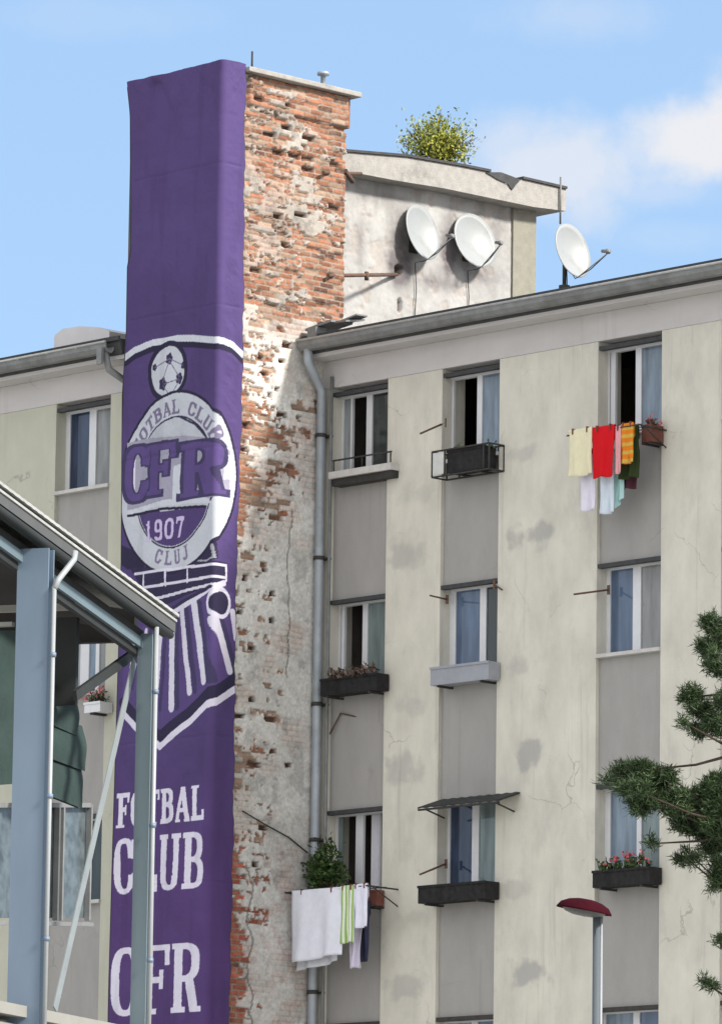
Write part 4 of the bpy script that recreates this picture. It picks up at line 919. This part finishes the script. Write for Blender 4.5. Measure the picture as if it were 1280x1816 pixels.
def rack(label, px0, px1, py, Y, nl):
    x0, x1 = at(px0, py, Y=Y).x, at(px1, py, Y=Y).x; z = at((px0+px1)/2, py, Y=Y).z
    t = thing('clothes_rack', label, 'clothes rack', ((x0+x1)/2, Y, z), 'clothes racks on the facade'); q = MB()
    for i in range(nl): MB().tube([(x0, Y+.15*i, z-.02), (x1, Y+.15*i, z-.02)], .007, 6).build('line', 'iron', t)
    for xx in (x0+.04, x1-.04):
        q = MB(); q.tube([(xx, Y-.02, z-.02), (xx, .06, z-.03)], .012, 6); q.tube([(xx, Y+.1, z-.03), (xx, .0, z-.25)], .009, 6); q.build('arm', 'iron', t)
rack('iron clothes rack carrying the coloured laundry', 1004, 1136, 760, -.50, 3)
cloth('towel', 'cream towel hanging left of the red towel', 'towel', 1008, 1050, 762, 844, -.50, clothmat('cream_towel', (.70, .66, .46)), G1, .012, seed=1)
cloth('towel', 'bright red towel hanging in the middle of the coloured laundry', 'towel', 1051, 1090, 757, 846, -.50, clothmat('red_towel', (.58, .012, .018)), G1, .012, seed=2)
cloth('towel', 'narrow pink towel between the red towel and the orange shirt', 'towel', 1091, 1101, 757, 840, -.49, clothmat('pink_towel', (.68, .34, .36)), G1, .006, seed=3)
cloth('shirt', 'orange and yellow shirt on the coloured laundry line', 'shirt', 1101, 1123, 752, 822, -.48, clothmat('orange_shirt', (.66, .20, .02), ((.55, .38, .08), 3.0, 'Z')), G1, .012, seed=4)
cloth('shirt', 'dark green shirt hanging behind the orange one', 'shirt', 1101, 1131, 757, 848, -.35, clothmat('green_shirt', (.035, .05, .02)), G1, .02, seed=5)
cloth('trousers', 'dark maroon trousers hanging lowest behind the orange shirt', 'trousers', 1093, 1132, 800, 868, -.22, clothmat('maroon_trousers', (.09, .035, .05)), G1, .02, seed=6)
cloth('vest', 'white vest hanging below the cream towel', 'vest', 1029, 1056, 800, 906, -.36, clothmat('white_vest', (.70, .68, .78)), G1, .015, seed=7)
cloth('vest', 'pale blue vest hanging below the red towel', 'vest', 1064, 1089, 800, 911, -.36, clothmat('pale_blue_vest', (.60, .68, .76)), G1, .015, seed=8)
cloth('cloth', 'small turquoise cloth right of the pale blue vest', 'cloth', 1087, 1106, 820, 895, -.30, clothmat('turquoise_cloth', (.40, .62, .62)), G1, .015, skew=.15, seed=9)
rack('iron clothes rack carrying the white washing', 503, 655, 1574, -.55, 3)
cloth('bed_sheet', 'large white bed sheet hanging on the rack beside the downpipe', 'bed sheet', 518, 606, 1578, 1700, -.55, clothmat('white_sheet', (.72, .74, .82)), G2, .018, skew=.06, seed=11)
cloth('towel', 'white and green striped towel hanging beside the large white sheet', 'towel', 604, 628, 1572, 1672, -.55, clothmat('striped_towel', (.66, .72, .60), ((.26, .42, .10), 5.0, 'X')), G2, .01, seed=12)
cloth('towel', 'white towel at the end of the washing right of the striped one', 'towel', 627, 652, 1569, 1645, -.54, clothmat('white_towel', (.70, .71, .82)), G2, .012, seed=13)
cloth('bed_sheet', 'second white sheet whose hem shows under the large one', 'bed sheet', 527, 600, 1600, 1714, -.40, clothmat('white_sheet_two', (.66, .68, .74)), G2, .018, skew=.10, seed=14)
cloth('shirt', 'lilac white shirt hanging lowest under the striped towel', 'shirt', 620, 644, 1610, 1716, -.40, clothmat('lilac_shirt', (.62, .58, .70)), G2, .02, seed=15)
cloth('trousers', 'dark navy trousers behind the white towel end of the washing', 'trousers', 634, 655, 1600, 1705, -.25, clothmat('navy_trousers', (.05, .055, .10)), G2, .02, seed=16)
# bracket rods of the other washing lines
def rodthing(label, pts, Y0, Y1):
    q = MB(); n = len(pts); vv = [at(a, b_, Y=Y0+(Y1-Y0)*i/(n-1)) for i, (a, b_) in enumerate(pts)]; q.tube(vv, .013, 6); e = vv[-1]; q.box(e.x-.02, e.x+.02, e.y-.005, e.y+.01, e.z-.06, e.z+.06)
    tag(q.build('line_bracket', 'rust'), label, 'bracket', 'bare washing line brackets')
rodthing('bare rod bracket left of the top middle window', [(745, 769), (788, 750)], -.40, .06)
rodthing('bare rod bracket left of the blue middle-floor window', [(762, 1056), (792, 1063)], -.25, .06)
rodthing('bare rod bracket right of the blue middle-floor window', [(890, 1046), (876, 1037)], -.12, -.001)
rodthing('bare rod bracket left of the middle-floor window under the laundry', [(1017, 1054), (1078, 1046)], -.45, .08)
rodthing('bare rod bracket above the plain black planter', [(744, 1551), (790, 1532)], -.40, .06)
rodthing('thin bent rod on the grey panel below the dry planter', [(585, 1302), (604, 1265), (636, 1272)], -.02, .07)
# awning over the third-row middle window
q0, q1 = at(742, 1437, Y=-.38), at(893, 1420, Y=-.30); aw = thing('awning', 'thin dark flat awning over the window above the plain black planter', 'awning', ((q0.x+q1.x)/2, -.2, q0.z))
z1_ = at(880, 1412, Y=0).z; zf_ = (q0.z+q1.z)/2
n = 18; vs = []
for i in range(n+1):
    xx = q0.x+(q1.x-q0.x)*i/n; rp = .01*(i % 2)
    vs += [(xx, -.40, zf_+rp), (xx, -.012, z1_+rp), (xx, -.40, zf_+.022+rp), (xx, -.012, z1_+.022+rp)]
q = MB(); fs = []
for i in range(n): a0, b0 = 4*i, 4*i+4; fs += [(a0, a0+1, b0+1, b0), (a0+2, b0+2, b0+3, a0+3), (a0, b0, b0+2, a0+2), (a0+1, a0+3, b0+3, b0+1)]
fs += [(0, 2, 3, 1), (4*n, 4*n+1, 4*n+3, 4*n+2)]
q.add(vs, fs); q.build('sheet', 'fascia_dark', aw)
q = MB()
for xx in (q0.x+.1, q1.x-.1): q.tube([(xx, -.36, zf_-.005), (xx, -.012, z1_-.22)], .012, 6)
q.tube([(q0.x, -.385, zf_-.012), (q1.x, -.385, zf_-.012)], .014, 6); q.build('strut', 'iron', aw)

# ------------------------------------------------------------------ steel canopy in the foreground
ZV = Vector((0, 0, 1)); fh = Vector((FWD.x, FWD.y, 0)).normalized(); rh = Vector((RGT.x, RGT.y, 0)).normalized()
E1 = (fh*math.cos(rad(18))+rh*math.sin(rad(18))).normalized(); E2 = (rh*math.cos(rad(18))-fh*math.sin(rad(18))).normalized()
A0 = at(60, 1400, d=40.0)
def K(px, py, e2=0.0): return at(px, py, p=A0+E2*e2, n=E2)
can = thing('steel_canopy', 'blue-grey steel canopy with a sloping roof edge and white downpipes at the left edge', 'canopy', (A0.x, A0.y, 0))
def hcol(name, px, w_, dpt, ztop, zbot, m):
    o = K(px, 1400); o = Vector((o.x, o.y, zbot)); q = MB(); H = ZV*(ztop-zbot); tk = .016
    q.obox(o, E2*w_, E1*tk, H); q.obox(o+E1*(dpt-tk), E2*w_, E1*tk, H); q.obox(o+E1*tk+E2*(w_/2-.006), E2*.012, E1*(dpt-2*tk), H)
    q.obox(o-E2*.05-E1*.05, E2*(w_+.1), E1*(dpt+.1), ZV*.025)
    return q.build('column', m, can)
zcb = at(60, 1800, d=40).z-.6
hcol('column', 22, .235, .115, K(60, 985).z, zcb, 'steel')
for q_ in (K(40, 1400)-E2*4.6, K(250, 1400)-E2*4.6):
    q = MB(); q.obox(Vector((q_.x, q_.y, 0)), E2*.2, E1*.2, ZV*(K(255, 1060).z+.55)); q.build('column', 'steel', can)
hcol('column', 239, .118, .07, K(255, 1128).z, zcb, 'steel_green')
for px, pt, rr, e2_ in ((97, 1040, .016, .285), (278, 1112, .018, .17)):
    a_ = K(px, pt, e2_); q = MB(); q.tube([a_, Vector((a_.x, a_.y, zcb))], rr, 10); pp = q.build('downpipe', 'white_pipe', can)
    for dz in (.5, 1.5, 2.5): MB().lathe([(rr+.001, 0), (rr+.008, 0), (rr+.008, .03), (rr+.001, .03)], (a_.x, a_.y, a_.z-dz), n=10).build('pipe_clip', 'steel', pp)
# swan neck
q = MB(); q.tube([K(134, 978, .36), K(132, 992, .36), K(104, 1028, .30), K(97, 1044, .285)], .022, 10); q.build('swan_neck', 'white_pipe', can)
L0, L1 = K(-260, 664, .16), K(312, 1090, .16); LD = L1-L0
def band(name, dz0, dz1, e2a, e2b, m, cut=0.0, start=0.0):
    q = MB(); o = L0+LD*start+E2*e2a+ZV*dz1; q.obox(o, LD*(1-cut-start), E2*(e2b-e2a), ZV*(dz0-dz1)); return q.build(name, m, can)
# roof sheet with a ribbed pale edge
n = 220; q = MB(); vs = []
for i in range(n+1):
    o = L0+LD*i/n; hgt = .0012*(1 if (i//2) % 2 else -1)
    for (e2, z_a) in ((.03, 0), (-5.0, .9)): vs += [o+E2*e2+ZV*(hgt+z_a), o+E2*e2+ZV*(hgt+z_a-.022)]
fs = []
for i in range(n): a0, b0 = 4*i, 4*i+4; fs += [(a0, b0, b0+2, a0+2), (a0+1, a0+3, b0+3, b0+1), (a0, a0+1, b0+1, b0)]
fs += [(0, 2, 3, 1), (4*n, 4*n+1, 4*n+3, 4*n+2)]
q.add(vs, fs); q.build('roof_sheet', 'sheet_edge', can)
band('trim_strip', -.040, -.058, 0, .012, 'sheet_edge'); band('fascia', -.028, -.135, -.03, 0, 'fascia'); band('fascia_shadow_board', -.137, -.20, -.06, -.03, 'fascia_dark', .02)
q = MB(); q.tube([L0+ZV*-.180-E2*.005, L0+LD*.985+ZV*-.180-E2*.005], .03, 12); q.build('gutter', 'fascia_dark', can)
band('eave_beam', -.27, -.345, -.15, -.12, 'steel_green', .055); band('eave_beam_flange', -.345, -.40, -.20, -.155, 'fascia_dark', .055)
band('inner_beam', -.20, -.27, -.24, -.14, 'fascia_dark', .05)
# dark soffit boards under the roof
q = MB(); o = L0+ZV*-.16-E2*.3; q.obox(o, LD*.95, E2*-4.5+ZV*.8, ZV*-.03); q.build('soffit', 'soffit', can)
q = MB(); o = K(238, 1137, -.2); q.obox(o, E2*-2.2, E1*.08, ZV*.42); q.build('cross_board', 'soffit', can)
q = MB(); o = K(160, 1080, -.1); q.obox(o, E2*-1.6, E1*.05, ZV*.05); q.build('cross_rail', 'coping', can)
q = MB(); o = K(22, 1110, -.05); q.obox(o, E2*-1.6, E1*.05, ZV*.03); q.build('cross_rail', 'coping', can)
q = MB(); o = K(134, 1250, -.35); q.obox(o, E2*-.17, E1*.05, ZV*.66); q.build('hanging_panel', 'fascia_dark', can)
# bracing
def bar(name, a, b_, wd, th, m):
    q = MB(); dd = (b_-a); s_ = dd.cross(E2).normalized(); q.obox(a-s_*wd/2, dd, s_*wd, E2*th); return q.build(name, m, can)
bar('brace', K(238, 1172, -.06), K(97, 1790, -.06), .085, .008, 'brace'); bar('knee_brace', K(247, 1150, -.14), K(130, 1234, -.14), .075, .03, 'fascia_dark')
# low wall with a pale coping under the frame
q = MB(); c0, c1 = K(-120, 1752, .12), K(330, 1842, .12); dd = c1-c0; q.obox(c0-E2*.3+ZV*-.08, dd, E2*.33, ZV*.08); 
lw_ = thing('parapet_wall', 'low cream wall with a pale coping at the foot of the steel canopy', 'wall', (c0.x, c0.y, 0)); q.build('coping', 'coping', lw_)
q = MB(); b0 = c0-E2*.27-ZV*.13; q.obox(Vector((b0.x, b0.y, 0)), Vector((dd.x, dd.y, 0)), E2*.235, ZV*(c1.z-.13)); q.add([b0, b0+dd, Vector((b0+dd).xyz)-ZV*.02, b0-ZV*.02], [(0, 1, 2, 3)]) if False else None
n_ = 8
o1 = Vector((b0.x, b0.y, c1.z-.13)); q.add([o1, o1+Vector((dd.x, dd.y, 0)), b0+dd, b0, o1+E2*.235, o1+Vector((dd.x, dd.y, 0))+E2*.235, b0+dd+E2*.235, b0+E2*.235], [(0, 3, 2, 1), (4, 5, 6, 7), (3, 7, 6, 2), (0, 4, 7, 3)])
q.build('wall', 'coping', lw_)
# rolled green canvas and grey glazing behind the frame
cv = thing('canvas_awning', 'dark green canvas blind sagging in folds behind the steel frame', 'canvas blind', K(110, 1340, -.6))
q = MB(); top = [(60, 1150), (112, 1150), (138, 1255)]
for i, (ya, yb_, xa_, xb_) in enumerate(((1205, 1305, 60, 134), (1262, 1368, 60, 147), (1325, 1434, 60, 141))):
    a_ = K(xa_, ya, -.6+.03*i); b_ = K(xb_, ya+25, -.6+.03*i); c_ = K(xb_+4, yb_, -.52+.03*i); d_ = K(xa_, yb_-35, -.52+.03*i); th = E2*-.05
    nn = 10; vs = []
    for lay in (0, 1):
        for r_i in range(nn+1):
            for s_i in range(7):
                f, g_ = r_i/nn, s_i/6; p_ = a_.lerp(b_, g_).lerp(d_.lerp(c_, g_), f)+E2*(.022*math.sin(f*math.pi)+.004*math.sin(f*9+i+g_*3)-.03*lay); vs.append(p_)
    o_ = len(vs)//2; fs = [(r_i*7+s_i, r_i*7+s_i+1, (r_i+1)*7+s_i+1, (r_i+1)*7+s_i) for r_i in range(nn) for s_i in range(6)]
    q.add(vs, fs+[tuple(o_+k for k in f[::-1]) for f in fs], True)
q.build('fold', 'tarp', cv)
q = MB(); q.tube([K(-60, 1195, -.58), K(136, 1232, -.58)], .03, 8); q.build('roller', 'fascia_dark', cv)
cv2 = thing('canvas_awning', 'dark green canvas blind at the far left edge behind the wide column', 'canvas blind', K(0, 1340, -.5))
q = MB(); a_, b_ = K(-60, 1118, -.4), K(30, 1118, -.4); vs = []
for i in range(17):
    for j in range(2): vs.append((a_ if j == 0 else b_)+ZV*(-.07*i)+E2*(.006*math.sin(i*1.1)))
for i in range(17):
    for j in range(2): vs.append((a_ if j == 0 else b_)+ZV*(-.07*i)+E2*(.006*math.sin(i*1.1)-.02))
fs = [(2*i, 2*i+1, 2*i+3, 2*i+2) for i in range(16)]; q.add(vs, fs+[tuple(34+k for k in f[::-1]) for f in fs], True); q.build('fold', 'tarp', cv2)
gz = thing('glazed_screen', 'grey glazed screen with a white rail behind the steel frame', 'screen', K(100, 1560, -.75))
for (xa_, xb_) in ((-70, 30), (34, 92), (95, 150)):
    o = K(xa_, 1628, -.75); wv_ = (K(xb_, 1628, -.75)-o); pn = MB().obox(o, wv_, E2*.02, ZV*(K(xa_, 1425, -.75).z-o.z)); pn.build('pane', 'grey_glass', gz)
q = MB(); o = K(-70, 1632, -.73); q.obox(o, K(156, 1636, -.73)-o, E2*.05, ZV*-.03); q.obox(K(-70, 1424, -.73), K(152, 1424, -.73)-K(-70, 1424, -.73), E2*.05, ZV*-.035)
for xa_ in (32, 93, 101, 150): q.obox(K(xa_, 1632, -.72), E1*.03, E2*.04, ZV*(K(xa_, 1424, -.72).z-K(xa_, 1632, -.72).z))
q.build('rail', 'gutter', gz)
for i in range(7):
    pass

# ------------------------------------------------------------------ street lamp
dl = 50.0
base = at(1059, 1700, d=dl); topz = at(1059, 1618, d=dl).z
lp = thing('street_lamp', 'slim grey street lamp with a tilted dark red dish-shaped shade', 'street lamp', (base.x, base.y, 0))
q = MB(); q.tube([(base.x, base.y, 0), (base.x, base.y, 3.0), (base.x, base.y, topz)], .045, 16); q.lathe([(.11, 0), (.11, .03), (.075, .05), (.075, .9), (.046, .95)], (base.x, base.y, 0), n=20); q.build('pole', mat('grey_pole_paint', (.12, .14, .155), .6, .15, 5, spec=.15, stretch=(1, 1, .2)), lp)
q = MB(); wq = Vector((base.x, base.y, 0))+rh*.030+E2*0; q.tube([wq-fh*.035+ZV*.95, wq-fh*.035+ZV*(topz-.02)], .012, 8); q.build('pale_edge_tube', 'white_pipe', lp)  # thin pale tube along the right edge of the pole
hc = at(1036, 1609, d=dl); ax = (ZV+rh*.17-fh*.05).normalized()
q = MB(); q.lathe([(0, .075), (.07, .072), (.15, .055), (.215, .022), (.245, -.02), (.25, -.035), (.235, -.035), (.20, -.02)], hc, ax, 32); q.build('shade', 'lamp_red', lp)
q = MB(); q.lathe([(.20, -.022), (.17, -.055), (.10, -.075), (0, -.08)], hc, ax, 32); q.build('diffuser', 'lamp_under', lp)
q = MB(); q.tube([(base.x, base.y, topz-.02), Vector((base.x, base.y, topz))+ZV*.02-rh*.02, hc-ax*.05], .035, 10); q.build('neck', 'iron', lp)

# ------------------------------------------------------------------ pine at the right edge
dpn = 60.0
tb = at(1345, 1600, d=dpn); pine = thing('pine_tree', 'dark green pine reaching in from the right edge in front of the cream facade', 'tree', (tb.x, tb.y, 0))
q = MB(); q.tube([(tb.x, tb.y, 0), (tb.x+.05, tb.y, 4), (tb.x-.05, tb.y+.05, 8), (tb.x, tb.y, 12.5)], .20, 12, .05); q.build('trunk', 'bark', pine)
lim = MB(); nd = MB(); PT = []
def limb(a, b_, r0, r1, sag=.05):
    m_ = a.lerp(b_, .5)-ZV*sag; lim.tube([a, m_, b_], r0, 6, r1); return m_
def tuft(p, r, n, up=.4):
    for i in range(n):
        d = Vector((random.gauss(0, 1), random.gauss(0, 1), random.gauss(up, .8))).normalized(); s_ = p+Vector((random.gauss(0, r*.45), random.gauss(0, r*.45), random.gauss(0, r*.35)))
        nd.leaf(s_, random.uniform(.06, .115), .0105, d)
clumps = [  # px, py, rx, ry, depth, density
 (1258, 1106, 18, 20, 0, 1), (1256, 1148, 24, 20, .1, 1), (1272, 1180, 24, 22, .0, 1), (1262, 1160, 12, 18, -.1, .6),
 (1224, 1236, 20, 22, 0, 1), (1248, 1262, 26, 18, .1, 1), (1272, 1288, 30, 24, 0, 1.2), (1210, 1280, 12, 10, -.1, .5), (1238, 1296, 26, 14, .1, .9), (1290, 1250, 22, 30, 0, 1),
 (1078, 1384, 14, 10, 0, .7), (1104, 1372, 24, 20, .1, 1), (1136, 1366, 30, 18, 0, 1.1), (1122, 1400, 34, 22, -.1, 1), (1164, 1384, 32, 26, .1, 1.1), (1140, 1424, 30, 26, 0, 1), (1184, 1376, 18, 18, 0, .8),
 (1196, 1424, 36, 30, 0, 1.1), (1236, 1420, 32, 26, .1, 1.1), (1266, 1400, 26, 26, 0, 1), (1226, 1460, 40, 30, .15, 1.2), (1270, 1452, 30, 40, 0, 1.2), (1214, 1520, 20, 16, .1, .8), (1232, 1524, 16, 14, 0, .6),
 (1262, 1500, 26, 24, .1, 1), (1276, 1540, 22, 26, 0, 1), (1268, 1566, 16, 20, 0, .9), (1158, 1496, 14, 14, 0, .4), (1276, 1380, 12, 18, 0, .6), (1249, 1742, 12, 9, 0, .5), (1262, 1752, 10, 6, 0, .35), (1276, 1670, 10, 16, 0, .5), (1284, 1130, 18, 40, 0, 1)]
hub = [(1330, 1210), (1330, 1330), (1330, 1470), (1330, 1600), (1330, 1780)]
for (cx_, cy_, rx_, ry_, dz_, dn) in clumps:
    c_ = at(cx_, cy_, d=dpn+dz_*3); sc_ = dpn/FPX
    hb = min(hub, key=lambda h_: abs(h_[1]-cy_-30)); a_ = at(hb[0], hb[1], d=dpn); limb(a_, c_, .020, .007, .05)
    nt_ = max(6, int(rx_*ry_*dn/15))
    for i in range(nt_):
        a = random.random()*6.283; r_ = math.sqrt(random.random()); b1 = random.gauss(0, .35)
        p_ = c_+RGT*(rx_*.85*r_*math.cos(a)*sc_)+UPV*(ry_*.8*r_*math.sin(a)*sc_)+FWD*(b1*rx_*sc_); tuft(p_, .05, 34)
    if random.random() < .9:
        for i in range(3):
            a = random.random()*6.283; limb(c_, c_+RGT*(rx_*.8*math.cos(a)*sc_)+UPV*(ry_*.8*math.sin(a)*sc_), .008, .004, 0)
# the rest of the crown, beyond the frame
for i in range(26):
    h_ = random.uniform(7.5, 12.8); a = random.uniform(-.9, 1.2); L_ = random.uniform(.7, 1.7)*(1.15-(h_-7.5)/8); d_ = (rh*math.cos(a*1.4)+fh*math.sin(a*1.6)); o_ = Vector((tb.x, tb.y, h_-.2)); e_ = o_+d_*L_+ZV*.15
    if proj(e_)[0] < 1310: continue
    limb(o_, e_, .04, .012, .04)
    for j in range(30): tuft(o_.lerp(e_, random.uniform(.25, 1.08))+Vector((random.gauss(0, .13), random.gauss(0, .13), random.gauss(0, .09))), .08, 30)
lim.build('limb', 'bark', pine); nd.build('needles', 'pine', pine)
